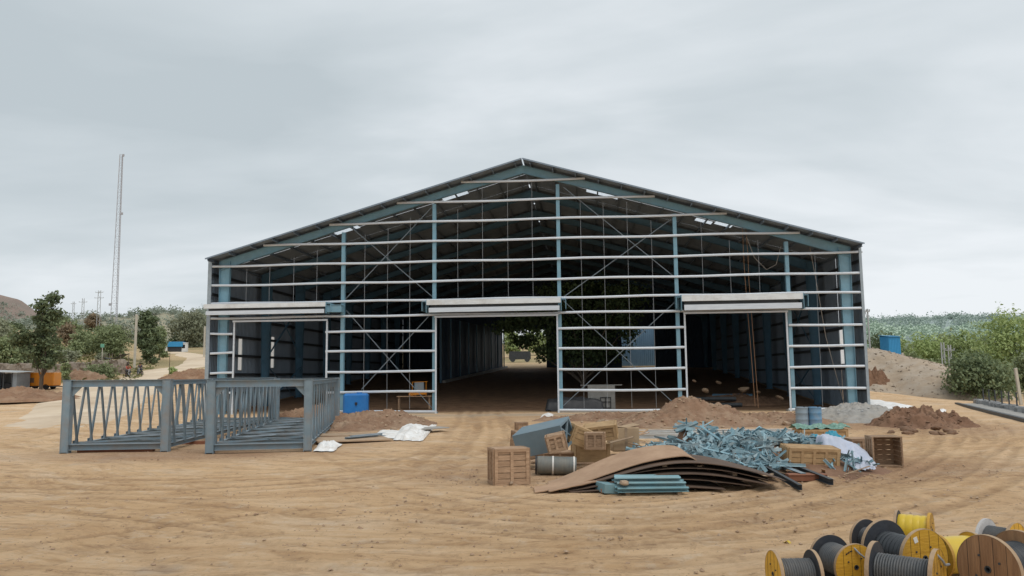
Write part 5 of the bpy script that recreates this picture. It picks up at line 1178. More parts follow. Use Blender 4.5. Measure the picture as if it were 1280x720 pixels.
# axis headings: -pi/2 turns the +axis end toward the viewer
cable_drum('yellow-ended drum of grey cable, leftmost of the foreground drums', 994, 719, 27, .04, 1.75, (Yw, Yw, Rw), (Bk, Bk, Rw), 'cable', .62)
cable_drum('drum with yellow face and grey cable end clipped over it, second row left', 1071, 710, 27, -1.42, 2.1, (Bk, Bk, Rw), (Yw, Bk, Rw), 'cable', .66, extra=lambda *a: (tail(*a), marks(*a)), anchor=1)
cable_drum('large drum with yellow face carrying a white paper label', 1157, 699, 34, -1.28, 1.9, (Bk, Bk, Rw), (Yw, Bk, Rw), 'cable_black', .58, ridges=9, extra=label_, anchor=1)
cable_drum('front drum of neatly wound grey cable between narrow flanges', 1134, 719, 33, -.72, 2.1, (Rw, Bk, Rw), (Yw, Bk, Rw), 'cable', .58, ridges=20, extra=tail)
cable_drum('small yellow drum at the back of the foreground group', 1144, 662, 20, -.62, 1.8, (Bk, Bk, Rw), (Yw, Yw, Yw), 'yellow_wrap', .78, ridges=4)
cable_drum('black-flanged drum mostly hidden behind the large labelled drum', 1092, 676, 23, -1.2, 1.0, (Bk, Bk, Rw), (Bk, Bk, Bk), 'cable_black', .6)
def band(t, r_, W_, th):
    c = MB(); c.lathe([(.18 * W_, r_ * .835), (.18 * W_, r_ * .845), (.21 * W_, r_ * .845), (.21 * W_, r_ * .835)], 40); c.build('band', M['green_band'], t, smooth=40)
cable_drum('drum wrapped in bright yellow sheet with a green band', 1196, 695, 25, .25, 2.0, (Yw, Yw, Yw), (Yw, Yw, Rw), 'yellow_wrap', .83, ridges=1, extra=band)
cable_drum('big drum with bare brown board face and black cable', 1240, 714, 40, .44, 1.5, (Br, Br, Rw), (Br, Br, Rw), 'cable_black', .66, ridges=12, anchor=-1)
cable_drum('white and yellow flanged drum of grey cable at the far right', 1272, 682, 25, -1.0, 1.35, (Wt, Wt, Wt), (Yw, Yw, Rw), 'cable', .68, ridges=30, anchor=1)
p = on_ground(984, 679); c = MB(); c.grid(lambda a, b_: (.1 * a - .05, .09 * b_ - .04, .02 + .02 * math.sin(6 * a) * math.cos(4 * b_)), 6, 6); tag(c.build('plastic_scrap', M['yellow_wrap'], loc=tuple(p)), 'small yellow scrap lying on the bare dirt left of the drums', 'scrap')
# ------------------------------------------------------------------ far hills and woods
def hill(name, crest, d, depth, m, seed, rough=1.5):
    """ridge whose crest passes through the given directions at distance d, falling to the plain in front and behind"""
    P = [at_depth(px, py, d) for px, py in crest]; mb = MB(); nu = 90
    def fn(a, b_):
        s = a * (len(P) - 1); i = min(int(s), len(P) - 2); f = s - i; f = f * f * (3 - 2 * f); p = P[i].lerp(P[i + 1], f)
        y = d + (b_ - .5) * 2 * depth; k = math.exp(-((b_ - .5) / .27) ** 2) if b_ < .5 else math.exp(-((b_ - .5) / .4) ** 2)
        x = p.x * (1 + (b_ - .5) * 2 * depth / d * .6); zb = tz(x, y) - 2
        return (x, y, zb + (p.z - zb) * k + rough * fbm(x * .02, y * .02, seed) * (1 if b_ != .5 else .3))
    mb.grid(fn, nu, 24); o = mb.build(name, m, smooth=180); tag(o, kind='structure')
    return fn
M['hill_brown'] = mat('hazy_brown_hill', (.27, .19, .155), (.20, .17, .145), .03, 1, detail=9)  # brown hill with aerial haze mixed into its colour
M['hill_haze'] = mat('hazy_green_hill', (.33, .39, .38), (.29, .35, .345), .02, 1, detail=9)  # green hill, aerial haze mixed into its colour
M['hill_olive'] = mat('olive_hillside', (.27, .27, .19), (.36, .32, .23), .05, 1, detail=9)
def wood(name, fn, n, a0, a1, b0, b1, size, m, seed, up=.5):
    rs = np.random.RandomState(seed); cl = []
    for i in range(n):
        p = fn(a0 + (a1 - a0) * rs.rand(), b0 + (b1 - b0) * rs.rand()); s = size * rs.uniform(.6, 1.5)
        cl.append(((p[0], p[1], p[2] + s * up), (s, s, s * rs.uniform(.6, .95)), 1.0))
    V, tone = leaf_cloud(cl, n * 46, size * .42, seed, .1, .6)
    o = bpy.data.objects.new(name, leaf_mesh(name, V, tone, m)); C.objects.link(o); return tag(o, kind='stuff')
M['gravel_dark'] = mat('dark_gravel', (.30, .245, .19), (.22, .175, .13), 1, .95)
f1 = hill('hill', [(-420, 360), (-120, 352), (-10, 366), (22, 374), (42, 388), (80, 402), (130, 412)], 430, 110, M['hill_brown'], 2)
f2 = hill('far_ridge', [(-300, 400), (-60, 402), (40, 405), (80, 400), (140, 398), (200, 395), (262, 393), (340, 396), (460, 400)], 330, 90, M['hill_olive'], 4)
wood('hillside_wood', f2, 560, .05, .95, .12, .52, 1.9, M['leaf_grey'], 5)
wood('hill_scrub', f1, 160, .2, .95, .1, .40, 1.5, M['leaf_grey'], 8)
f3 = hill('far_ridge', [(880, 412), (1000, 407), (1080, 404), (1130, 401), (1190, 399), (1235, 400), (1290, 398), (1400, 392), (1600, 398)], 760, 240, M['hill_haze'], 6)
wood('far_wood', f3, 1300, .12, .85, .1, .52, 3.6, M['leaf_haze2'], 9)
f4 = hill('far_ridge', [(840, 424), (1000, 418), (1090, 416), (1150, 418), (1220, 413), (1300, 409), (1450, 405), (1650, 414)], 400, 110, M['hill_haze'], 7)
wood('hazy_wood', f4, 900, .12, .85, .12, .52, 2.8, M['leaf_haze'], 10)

# ------------------------------------------------------------------ trees and bushes on the left
b0 = base_at(51, 78); s_ = 78 / F; cl = []
for (px, py, rx, ry) in ((64, 372, 11, 9), (58, 384, 14, 10), (66, 394, 15, 9), (52, 399, 12, 9), (60, 410, 13, 8), (36, 420, 15, 11), (20, 426, 11, 8), (50, 424, 19, 10), (64, 428, 12, 10), (44, 440, 18, 9), (60, 446, 15, 9), (48, 454, 14, 6), (66, 456, 9, 5)):
    q = at_depth(px, py, 78) - b0; cl.append(((q.x, q.y + R.uniform(-.8, .8), q.z), (rx * s_, rx * s_ * .9, ry * s_)))
tree('broadleaf_tree', 'dark green tree with narrow top standing before the orange trailer', 'tree', tuple(b0), cl, 5600, .34, M['leaf_tree'], 'bark', .17, (.3, 0, 4.6), stems=2, shell=.35)
def px_tree(label, px, top, w_, Y, m, k, n, size, seed, bark='bark', cat='tree', name='broadleaf_tree', z0=.12, group=None, tr=.12, shell=.45):
    b = base_at(px, Y); h = at_depth(px, top, Y).z - b.z; wd = w_ * Y / F
    return tree(name, label, cat, tuple(b), crown(wd, h, h * z0, k, seed), n, size, M[m], bark, tr, group=group, shell=shell)
px_tree('dark green tree right of the tall concrete pole beside the dirt road', 183, 386, 32, 138, 'leaf_tree', 10, 4200, .5, 3, z0=.1)
px_tree('low dark bush at the foot of the tree beside the concrete pole', 187, 418, 20, 132, 'leaf_tree', 6, 1800, .4, 5, cat='bush', name='bush', z0=.0)
px_tree('round dark shrub right of the tree beside the concrete pole', 199, 404, 22, 150, 'leaf_mid', 7, 1800, .5, 6, cat='bush', name='bush', z0=.0)
px_tree('wide grey-green tree behind the blue kiosk', 238, 389, 60, 248, 'leaf_olive', 12, 5200, .7, 7, z0=.05)
px_tree('second wide grey-green tree at the left edge of the shed', 268, 394, 44, 252, 'leaf_olive', 9, 3200, .7, 8, z0=.05)
px_tree('broad thorny bush above the tarpaulin shelter', 136, 408, 62, 140, 'leaf_mid', 11, 5000, .42, 9, cat='bush', name='bush', z0=.02)
px_tree('olive bush left of the broad thorny bush above the stone wall', 104, 414, 40, 146, 'leaf_mid', 8, 2800, .42, 10, cat='bush', name='bush', z0=.02)
px_tree('reddish dry bush on the slope behind the dark green tree', 82, 402, 26, 160, 'leaf_dry', 7, 1800, .45, 11, cat='bush', name='bush', z0=.05)
px_tree('brownish dry tree below the tall twin electricity pole', 113, 392, 22, 230, 'leaf_dry', 6, 1500, .6, 12, z0=.1)
px_tree('pale green bush at the far left behind the metal shack', 6, 420, 52, 118, 'leaf_mid', 9, 3400, .42, 13, cat='bush', name='bush', z0=.0)
px_tree('olive tree at the left edge of the photo behind the shack', -6, 398, 46, 150, 'leaf_olive', 9, 3200, .5, 14, z0=.05)
px_tree('light green bush right of the orange trailer by the stone wall', 82, 452, 18, 92, 'leaf_mid', 6, 1100, .25, 15, cat='bush', name='bush', z0=.0)
px_tree('low green bush on the verge in front of the tarpaulin shelter', 126, 456, 46, 98, 'leaf_mid', 9, 3000, .22, 16, cat='bush', name='bush', z0=.0)
px_tree('small yellowish shrub round a stick on the road island', 216, 459, 14, 104, 'leaf_light', 5, 900, .2, 17, cat='bush', name='bush', z0=.0)
px_tree('tiny shrub on the bend of the dirt road', 203, 430, 10, 160, 'leaf_olive', 4, 500, .3, 18, cat='bush', name='bush', z0=.0)
protoL = [px_tree('leafy tree on the slope beyond the dirt road', 30, 402, 38, 205, m, 8, 2000, .65, 30 + i, group='trees on the left slope', z0=.08) for i, m in enumerate(('leaf_mid', 'leaf_olive', 'leaf_tree'))]
for i in range(3): protoL[i].location = tuple(base_at((72, 150, 222)[i], (215, 235, 250)[i]))
rs = random.Random(4)
for i in range(26):
    Y = rs.choice((185, 215, 240, 270)) + rs.uniform(-10, 10); px = -40 + i * 12 + rs.uniform(-5, 5)
    if 195 < px < 262 and Y < 240: Y += 70
    c_ = copy_tree(protoL[i % 3]); c_.location = tuple(base_at(px, Y)); k = rs.uniform(.35, .7); c_.scale = (k * rs.uniform(1., 1.7), k, k * rs.uniform(.8, 1.1)); c_.rotation_euler = (0, 0, rs.uniform(0, 6))
protoB = [px_tree('low scrub bush on the grassy bank behind the stone wall', 90, 430, 26, 125, m, 6, 1100, .36, 50 + i, group='bushes on the left bank', z0=0., cat='bush', name='bush') for i, m in enumerate(('leaf_mid', 'leaf_olive'))]
protoB[0].location = tuple(base_at(92, 132)); protoB[1].location = tuple(base_at(30, 128))
for i in range(15):
    Y = rs.uniform(112, 175); px = -30 + i * 12.5 + rs.uniform(-8, 8)
    if px > 150: px -= 140
    c_ = copy_tree(protoB[i % 2]); c_.location = tuple(base_at(px, Y)); k = rs.uniform(.4, 1.0); c_.scale = (k * 1.3, k, k * .9); c_.rotation_euler = (0, 0, rs.uniform(0, 6))
# right side
px_tree('dense dark green low tree beside the row of concrete blocks', 1222, 447, 92, 66, 'leaf_tree', 15, 9000, .26, 70, z0=.0, tr=.1)
px_tree('dark tree rising behind the gravel bank next to the shed', 1104, 417, 62, 128, 'leaf_tree', 10, 3800, .5, 71)
px_tree('tall yellow-green tree at the right edge of the photo', 1268, 392, 112, 118, 'leaf_light', 13, 7500, .45, 72, z0=.06)
px_tree('yellow-green tree left of the tallest one at the right edge', 1206, 415, 74, 128, 'leaf_light', 11, 5200, .45, 73, z0=.04)
px_tree('yellow-green tree behind the white lattice poles', 1160, 420, 62, 134, 'leaf_light', 10, 4400, .45, 74, z0=.04)
px_tree('mid green bush filling the gap below the white lattice poles', 1160, 448, 44, 96, 'leaf_mid', 8, 3000, .36, 75, z0=.0, cat='bush', name='bush')
px_tree('mid green bush at the foot of the gravel bank', 1140, 438, 40, 122, 'leaf_mid', 8, 2400, .4, 76, z0=.0, cat='bush', name='bush')
px_tree('mid green tree at the right edge behind the leaning post', 1282, 440, 60, 84, 'leaf_mid', 9, 3600, .34, 77, z0=.0)
protoR = [px_tree('yellow-green tree in the belt of trees before the far hills', 1190, 418, 58, 165, m, 9, 2600, .6, 90 + i, group='trees before the far hills', z0=.05) for i, m in enumerate(('leaf_light', 'leaf_mid', 'leaf_grey'))]
for i in range(3): protoR[i].location = tuple(base_at((1120, 1180, 1240)[i], (170, 160, 180)[i]))
for i in range(18):
    Y = rs.uniform(150, 260); px = 1090 + i * 12.5 + rs.uniform(-6, 6); c_ = copy_tree(protoR[(i * 2 + i // 3) % 3 if Y < 200 else 2]); c_.location = tuple(base_at(px, Y)); k = rs.uniform(.7, 1.0) * Y / 165; c_.scale = (k, k, k * .9); c_.rotation_euler = (0, 0, rs.uniform(0, 6))
# seen through the rear opening of the shed
for i, (px, top, w_, Y, m, lab) in enumerate(((640, 410, 30, 150, 'leaf_light', 'pale tree outside the rear opening of the shed, left'), (672, 404, 44, 160, 'leaf_light', 'pale tree outside the rear opening of the shed, right'), (700, 420, 60, 170, 'leaf_mid', 'mid green tree outside the rear opening behind the dark tree'))): px_tree(lab, px, top, w_, Y, m, 8, 1800, .5, 110 + i, z0=.02)
p = base_at(650, 131); c = MB(); c.box((0, 0, 1.0), (3.6, 1.2, 1.1)); c.box((0, -.5, 1.62), (3.4, .1, .3)); [c.lathe([(-.15, .001), (-.15, .45), (.15, .45), (.15, .001)], 16, 'y', (x, -.7, .45)) for x in (-1.2, 1.2)]; tag(c.build('farm_cart', M['dark_steel'], loc=tuple(p)), 'dark low cart standing outside the rear opening of the shed', 'cart')
# dry grass on the verges (nobody could count it)
gp = []; rs2 = np.random.RandomState(3)
while len(gp) < 5200:
    Y_ = rs2.uniform(88, 190); px = rs2.uniform(-60, 262) if rs2.rand() < .7 else rs2.uniform(1120, 1320); q = at_depth(px, 460, Y_)
    rx_ = q.x / Y_
    if px < 300 and not (rx_ < -.47 or (Y_ > 118 and rx_ < -.2)): continue
    if px < 300 and 196 < px and Y_ < 200: continue
    gp.append(((q.x, q.y, tz(q.x, q.y) + .12), (.5, .5, .22), 1.0))
V, tone = leaf_cloud(gp, 15000, .5, 77, .1, .3); o = bpy.data.objects.new('dry_grass', leaf_mesh('dry_grass', V, tone, M['grass'])); C.objects.link(o); tag(o, kind='stuff')

# ------------------------------------------------------------------ structures on the left
b0 = base_at(52, 82); t = thing('site_trailer', 'orange sheet-metal trailer behind the dark green tree', 'trailer', tuple(b0), .06)
c = MB(); c.box((0, 0, 1.05), (3.3, 1.6, 1.35)); c.build('body', M['orange_paint'], t, bevel=.05)
c = MB(); [c.box((-1.3 + k * .65, -.81, 1.05), (.06, .03, 1.3)) for k in range(5)]; c.box((0, -.815, 1.68), (3.3, .03, .08)); c.build('rib', M['orange_paint'], t)
c = MB(); c.box((-.75, -.82, .95), (1.0, .02, .5)); c.box((-.75, -.83, 1.0), (.9, .02, .06)); c.build('vent', M['rust_dark'], t)
c = MB(); c.box((0, 0, .32), (3.2, 1.2, .14)); c.bar((1.6, 0, .32), (2.5, 0, .25), .1, .1); c.build('chassis', M['dark_steel'], t)
for x in (-.9, .9):
    for y in (-.7, .7): c = MB(); c.lathe([(-.1, .001), (-.1, .27), (-.08, .29), (.08, .29), (.1, .27), (.1, .001)], 20, 'y', (x, y, .29)); c.build('wheel', M['dark_void'], t, smooth=40)
b0 = base_at(13, 80); t = thing('metal_shack', 'grey sheet-metal shack with pale sloping roof and open front at the left edge', 'shack', tuple(b0), -.05)
c = MB(); c.corr((-1.45, -1.0, 0), (1, 0, 0), (0, 0, 1), .85, 1.95, (0, -1, 0), .15, .02); c.corr((1.0, -1.0, 0), (1, 0, 0), (0, 0, 1), .45, 1.8, (0, -1, 0), .15, .02); c.corr((-1.45, -1.0, 0), (0, 1, 0), (0, 0, 1), 2, 1.95, (-1, 0, 0), .15, .02); c.corr((1.45, -1.0, 0), (0, 1, 0), (0, 0, 1), 2, 1.8, (1, 0, 0), .15, .02); c.corr((-1.45, 1.0, 0), (1, 0, 0), (0, 0, 1), 2.9, 1.8, (0, 1, 0), .15, .02); c.build('wall', M['zinc'], t)
c = MB(); c.grid(lambda a, b_: (-1.6 + 3.3 * a, -1.35 + 2.6 * b_, 2.02 - .15 * a + .12 * b_), 4, 4, .04); c.build('roof', M['zinc_pale'], t)
for x in (-.55, .1, .95): c = MB(); c.box((x, -1.02, .95), (.08, .08, 1.9)); c.build('post', M['dark_steel'], t)
c = MB(); c.box((-.1, -.2, .4), (.8, .6, .8)); tag(c.build('oil_drum_rack', M['black'], loc=(b0.x, b0.y + .2, b0.z), bevel=.06), 'dark box standing in the open front of the metal shack', 'box')
# rough stone wall
A = base_at(-30, 101); B = base_at(112, 101); o = A.lerp(B, .5); c = MB(); ln = (B - A).length
def wfn(a, b_):
    x = (a - .5) * ln; gz = tz(o.x + x, o.y) - o.z
    prof = [(-.55, -.1), (-.42, 1.0), (-.3, 1.85), (.25, 1.9), (.4, .8), (.5, -.1)]; i = min(int(b_ * 5), 4); f = b_ * 5 - i; y = prof[i][0] * (1 - f) + prof[i + 1][0] * f; z = prof[i][1] * (1 - f) + prof[i + 1][1] * f
    return (x, y + .30 * fbm(x * 1.3, z * 1.9, 2) + .15 * mnoise.noise(Vector((x * 4, z * 4, 1))), gz + z * (1 + .16 * fbm(x * .5, 1)) + .12 * fbm(x * 2.1, z * 2.2, 5) * (z > 0))
c.grid(wfn, 120, 15); tag(c.build('stone_wall', M['wall_stone'], loc=tuple(o), smooth=25), 'long rough dry-stone wall behind the orange trailer', 'wall')
A = base_at(116, 104); B = base_at(158, 108); o = A.lerp(B, .5); ln = (B - A).length; c = MB(); c.grid(wfn, 60, 15); tag(c.build('stone_wall', M['wall_stone'], loc=tuple(o), smooth=25), 'short broken stone wall below the tarpaulin shelter', 'wall')
make_heap('rubble_heap', 'brown earth bank in front of the metal shack and trailer at the left edge', 'heap', M['earth_red'], base_at(20, 70).x, 70, 6, 4, 1.0, 31, rough=.5)
make_heap('rubble_heap', 'brown rubble slope right of the orange trailer below the stone wall', 'heap', M['rubble'], base_at(95, 95).x, 95, 4.5, 3, 1.2, 33, rough=.6)
make_heap('earth_heap', 'red earth heap by the road at the left corner of the shed', 'heap', M['earth_red'], base_at(246, 96).x, 96, 4.5, 3, 1.1, 35, rough=.5)
# tarpaulin shelter on stakes
b0 = base_at(142, 110); t = thing('tarpaulin_shelter', 'dark tarpaulin shelter on crooked stakes by the dirt road', 'shelter', tuple(b0), 0)
c = MB(); c.grid(lambda a, b_: (-1.3 + 2.9 * a, -.7 + 1.6 * b_, 2.0 + .5 * a - .35 * math.sin(PI * a) + .1 * fbm(a * 4, b_ * 4)), 16, 8, .03); c.build('tarpaulin', M['tarp_black'], t)
for (x, y, l) in ((-1.2, -.6, .2), (1.4, -.6, -.25), (-1.1, .7, .1), (1.5, .8, .2), (0, -.6, .05)): c = MB(); branchy(c, (x, y, -.1), (x + l, y, 2.6), .07, .05, int(x * 10) + 40, .05); c.build('stake', M['bark_pale'], t)
for i, (px, lab) in enumerate(((120, 'pale board leaning below the green-topped sign, left one'), (127, 'pale board leaning below the green-topped sign, right one'))):
    b0 = base_at(px + 4, 106); c = MB(); c.box((0, 0, .75), (.7, .04, 1.4)); c.box((0, .03, .75), (.1, .03, 1.5)); tag(c.build('board', M['kiosk_white'], loc=tuple(b0), rot=(.15, 0, .1 * i)), lab, 'board')
b0 = base_at(127, 112); t = thing('small_sign', 'slim post with small pale green board beside the tarpaulin shelter', 'sign', tuple(b0)); h = at_depth(127, 430, 112).z - b0.z
c = MB(); c.tube([(0, 0, -.2), (0, 0, h)], .06, 8); c.build('post', M['pole_conc'], t)
c = MB(); c.box((0, -.07, h - .25), (.55, .04, .5)); c.build('board', M['green_board'], t, bevel=.02)
def pole(label, px, ptop, Y, r_, arms=(), m='pole_conc', lean=0):
    b = base_at(px, Y); h = at_depth(px, ptop, Y).z - b.z; t = thing('utility_pole', label, 'pole', tuple(b)); c = MB()
    c.prism([(-r_, -r_ * .8), (r_, -r_ * .8), (r_, r_ * .8), (-r_, r_ * .8)], (0, 0, -.2), (lean, 0, h)); c.build('shaft', M[m], t, bevel=.02)
    for z, w_ in arms: c = MB(); c.box((lean * .95, -.12, h - z), (w_, .08, .1)); [c.lathe([(0, .04), (.1, .05), (.14, .02)], 8, 'z', (lean * .95 + k * w_ * .45, -.12, h - z + .05)) for k in (-1, 1)]; c.build('cross_arm', M['lattice'], t)
    return t
pole('tall plain concrete pole at the left side of the dirt road', 168, 393, 118, .15)
pole('pale concrete pole beside the left corner of the shed', 254.5, 408, 165, .16)
pole('leaning pale post at the right edge by the concrete blocks', 1273, 460, 57, .10, lean=-.22)
pole('pale stub post on the gravel bank right of the blue cabin', 1129, 441, 92, .12)
pole('pale post at the foot of the gravel bank', 1171, 460, 88, .1)
pole('thin pale post left of the white lattice poles', 1151, 457, 92, .09)
def lattice_pole(label, px, ptop, Y, w0, w1, arms, m='lattice', base_z=None):
    b = base_at(px, Y); h = at_depth(px, ptop, Y).z - b.z; t = thing('lattice_pole', label, 'pole', tuple(b)); c = MB()
    for s in (-1, 1): c.bar((s * w0 / 2, 0, -.2), (s * w1 / 2, 0, h), .12, .10)
    n = max(5, int(h / 1.1))
    for k in range(n):
        z0, z1 = h * k / n, h * (k + 1) / n; wa, wb = w0 + (w1 - w0) * k / n, w0 + (w1 - w0) * (k + 1) / n; s = 1 if k % 2 else -1
        c.bar((-s * wa / 2, 0, z0), (s * wb / 2, 0, z1), .05, .05)
    c.build('shaft', M[m], t)
    for z, w_ in arms:
        c = MB(); c.box((0, -.1, h - z), (w_, .09, .11)); [c.lathe([(0, .05), (.14, .09), (.2, .03)], 8, 'z', (f * w_ * .47, -.1, h - z + .05)) for f in (-1, 0, 1)]; c.build('cross_arm', M['lattice'], t)
    return t
lattice_pole('tallest twin-legged white electricity pole carrying dark insulators, left of the mast', 120, 363, 225, 1.0, .7, ((.6, 2.2), (2.2, 2.6)))
lattice_pole('white electricity pole with one cross arm second left of the mast', 100, 373, 250, .9, .6, ((1.2, 2.6),))
lattice_pole('faint thin electricity pole farthest left of the mast', 88, 377, 275, .8, .5, ((.8, 1.8),))
lattice_pole('white lattice pole standing at the right corner of the shed', 1086.5, 386, 84, .55, .35, ((.3, .7),))
lattice_pole('left of two white lattice poles above the right-hand bushes', 1180, 428, 100, .38, .34, ())
lattice_pole('right of two white lattice poles, with a cross piece, above the right-hand bushes', 1188.5, 431, 104, .38, .32, ((.7, 1.2),))
# mast
b = base_at(139.5, 300); tp_ = at_depth(151.8, 193, 300); t = thing('lattice_mast', 'very tall slender lattice radio mast against the grey sky', 'mast', tuple(b)); H = tp_.z - b.z; dx = tp_.x - b.x
c = MB(); w0, w1 = 2.7, 1.2; n = 34; P = lambda k, q: Vector((dx * k + (w0 + (w1 - w0) * k) * (-.5, .5, .0)[q], (0, 0, 1.6)[q] * (1 - .6 * k), H * k))
for q in range(3): c.bar(P(0, q), P(1, q), .18, .18)
c.build('leg', M['mast'], t); c = MB()
for k in range(n):
    for q in range(3):
        r2 = (q + 1) % 3; c.bar(P(k / n, q), P((k + 1) / n, r2), .045, .045); c.bar(P((k + 1) / n, q), P((k + 1) / n, r2), .045, .045)
c.build('lacing', M['mast'], t)
for k, w_ in ((.20, -1.1), (.68, .9), (.995, .6)): c = MB(); q = P(k, 0 if w_ < 0 else 1); c.box((q.x + w_ * .4, q.y, q.z), (abs(w_) * .9, .4, .9)); c.build('antenna', M['mast'], t)
# kiosks
g = base_at(219, 203); t = thing('kiosk', 'bright blue roadside kiosk with grey base beside the far bend', 'kiosk', tuple(g), .1)
c = MB(); c.box((0, 0, 1.1), (3.4, 2, 2.0)); c.build('body', M['tarp_black'], t); c = MB(); c.box((0, -.1, 2.0), (4.0, 2.5, 1.3)); c.build('canopy', M['kiosk_blue'], t, bevel=.05); c = MB(); c.box((-1.95, -1.1, 1.1), (.35, .35, 2.4)); c.build('post', M['kiosk_white'], t)
g = base_at(229.5, 203); t = thing('cabin', 'small white cabin with dark window right of the blue kiosk', 'cabin', tuple(g), .1)
c = MB(); c.box((0, 0, 1.2), (1.5, 1.4, 2.3)); c.build('body', M['kiosk_white'], t); c = MB(); c.box((0, -.71, 1.45), (.75, .03, .9)); c.build('window', M['dark_void'], t); c = MB(); c.box((0, 0, 2.4), (1.7, 1.6, .12)); c.build('roof', M['kiosk_white'], t)
b0 = base_at(211.5, 102); c = MB(); branchy(c, (0, 0, -.1), (.05, 0, 2.9), .05, .03, 9, .02); tag(c.build('stick', M['bark'], loc=tuple(b0)), 'thin upright stick in the yellowish shrub on the road island', 'stick')
# blue cabin, gravel bank, kerb and blocks on the right
mb = MB(); lc = heap(mb, 37.5, 90, 12.8, 23, 5.3, 41, rough=.09, pw=1.9, base=-.1, n=60); heap_bank = heap.fn; BV = mb.v; tag(mb.build('gravel_bank', M['gravel'], loc=lc, smooth=180), kind='structure')
def bank_z(x, y):
    v = min(BV, key=lambda q: (q[0] + 37.5 - x) ** 2 + (q[1] + 90 - y) ** 2); return v[2] - .1
make_heap('earth_heap', 'brown earth spill on the gravel bank next to the shed corner', 'heap', M['earth_dark'], base_at(1097, 72).x, 73, 2.6, 1.5, 2.2, 44, rough=.5, base=.4)
p = at_depth(1113.5, 442, 88); t = thing('blue_cabin', 'bright blue sheet-metal cabin on top of the gravel bank', 'cabin', (p.x, p.y, bank_z(p.x, p.y) - .05), .25)
c = MB(); c.corr((-.75, -.7, 0), (1, 0, 0), (0, 0, 1), 1.5, 2.05, (0, -1, 0), .2, .025); c.corr((-.75, .7, 0), (1, 0, 0), (0, 0, 1), 1.5, 2.2, (0, 1, 0), .2, .025); c.corr((-.75, -.7, 0), (0, 1, 0), (0, 0, 1), 1.4, 2.05, (-1, 0, 0), .2, .025); c.corr((.75, -.7, 0), (0, 1, 0), (0, 0, 1), 1.4, 2.05, (1, 0, 0), .2, .025); c.build('wall', M['kiosk_blue'], t)
c = MB(); c.grid(lambda a, b_: (-.85 + 1.7 * a, -.85 + 1.7 * b_, 2.08 + .16 * b_), 3, 3, .04); c.build('roof', M['kiosk_blue'], t)
c = MB(); K0, K1 = Vector((32.6, 58.5, 0)), Vector((23.3, 34.5, 0)); d = (K1 - K0).normalized(); sdv = Vector((d.y, -d.x, 0)) * -1
c.prism([(-.12, -.05), (.12, -.05), (.12, .18), (-.12, .18)], K0, K1); o = tag(c.build('kerb', M['dark_steel']), kind='structure')
def stripfn(a, b_): q = K0.lerp(K1, a) + Vector((.25 + 1.5 * b_, .1, .10)); return (q.x, q.y, q.z + .01 * fbm(q.x, q.y))
c = MB(); c.grid(stripfn, 30, 3); tag(c.build('pavement', M['concrete']), kind='structure')
BLK = []
for sd_ in range(4):
    bm = bmesh.new(); bmesh.ops.create_cube(bm, size=1); bmesh.ops.bevel(bm, geom=bm.edges[:], offset=.09, segments=2, affect='EDGES')
    for v in bm.verts: v.co += Vector((1, 1, 1)) * .10 * mnoise.noise(v.co * 2.1 + Vector((sd_ * 5, 0, 0))); v.co.x += .08 * mnoise.noise(v.co * 3 + Vector((0, sd_ * 5, 0)))
    me_ = bpy.data.meshes.new('stone_block'); bm.to_mesh(me_); bm.free(); me_.materials.append(M['stone_grey']); BLK.append(me_)
def stone_block(loc, label, group):
    o = bpy.data.objects.new('stone_block', R.choice(BLK)); C.objects.link(o); o.location = loc; o.scale = (R.uniform(.5, .75), R.uniform(.4, .5), R.uniform(.34, .52)); o.rotation_euler = (R.uniform(-.08, .08), R.uniform(-.08, .08), R.uniform(-.4, .4))
    return tag(o, label, 'block', group)
for i in range(26):
    f = i / 25; q = K0.lerp(K1, f * .62) + Vector((2.3, 1.2, 0)); k = stone_block((q.x + R.uniform(-.12, .12), q.y, .17), 'grey stone block in the row along the right-hand pavement', 'stone blocks along the pavement')
for i in range(9):
    q = K0.lerp(K1, .05 + .65 * i / 8) + Vector((2.0, .4, 0)); c = MB(); c.tube([(0, 0, -.1), (0, 0, 1.15)], .045, 8); c.box((0, 0, 1.16), (.12, .12, .03)); tag(c.build('fence_post', M['dark_steel'], loc=tuple(q)), 'thin dark post among the grey blocks along the right-hand pavement', 'post', 'posts along the pavement')

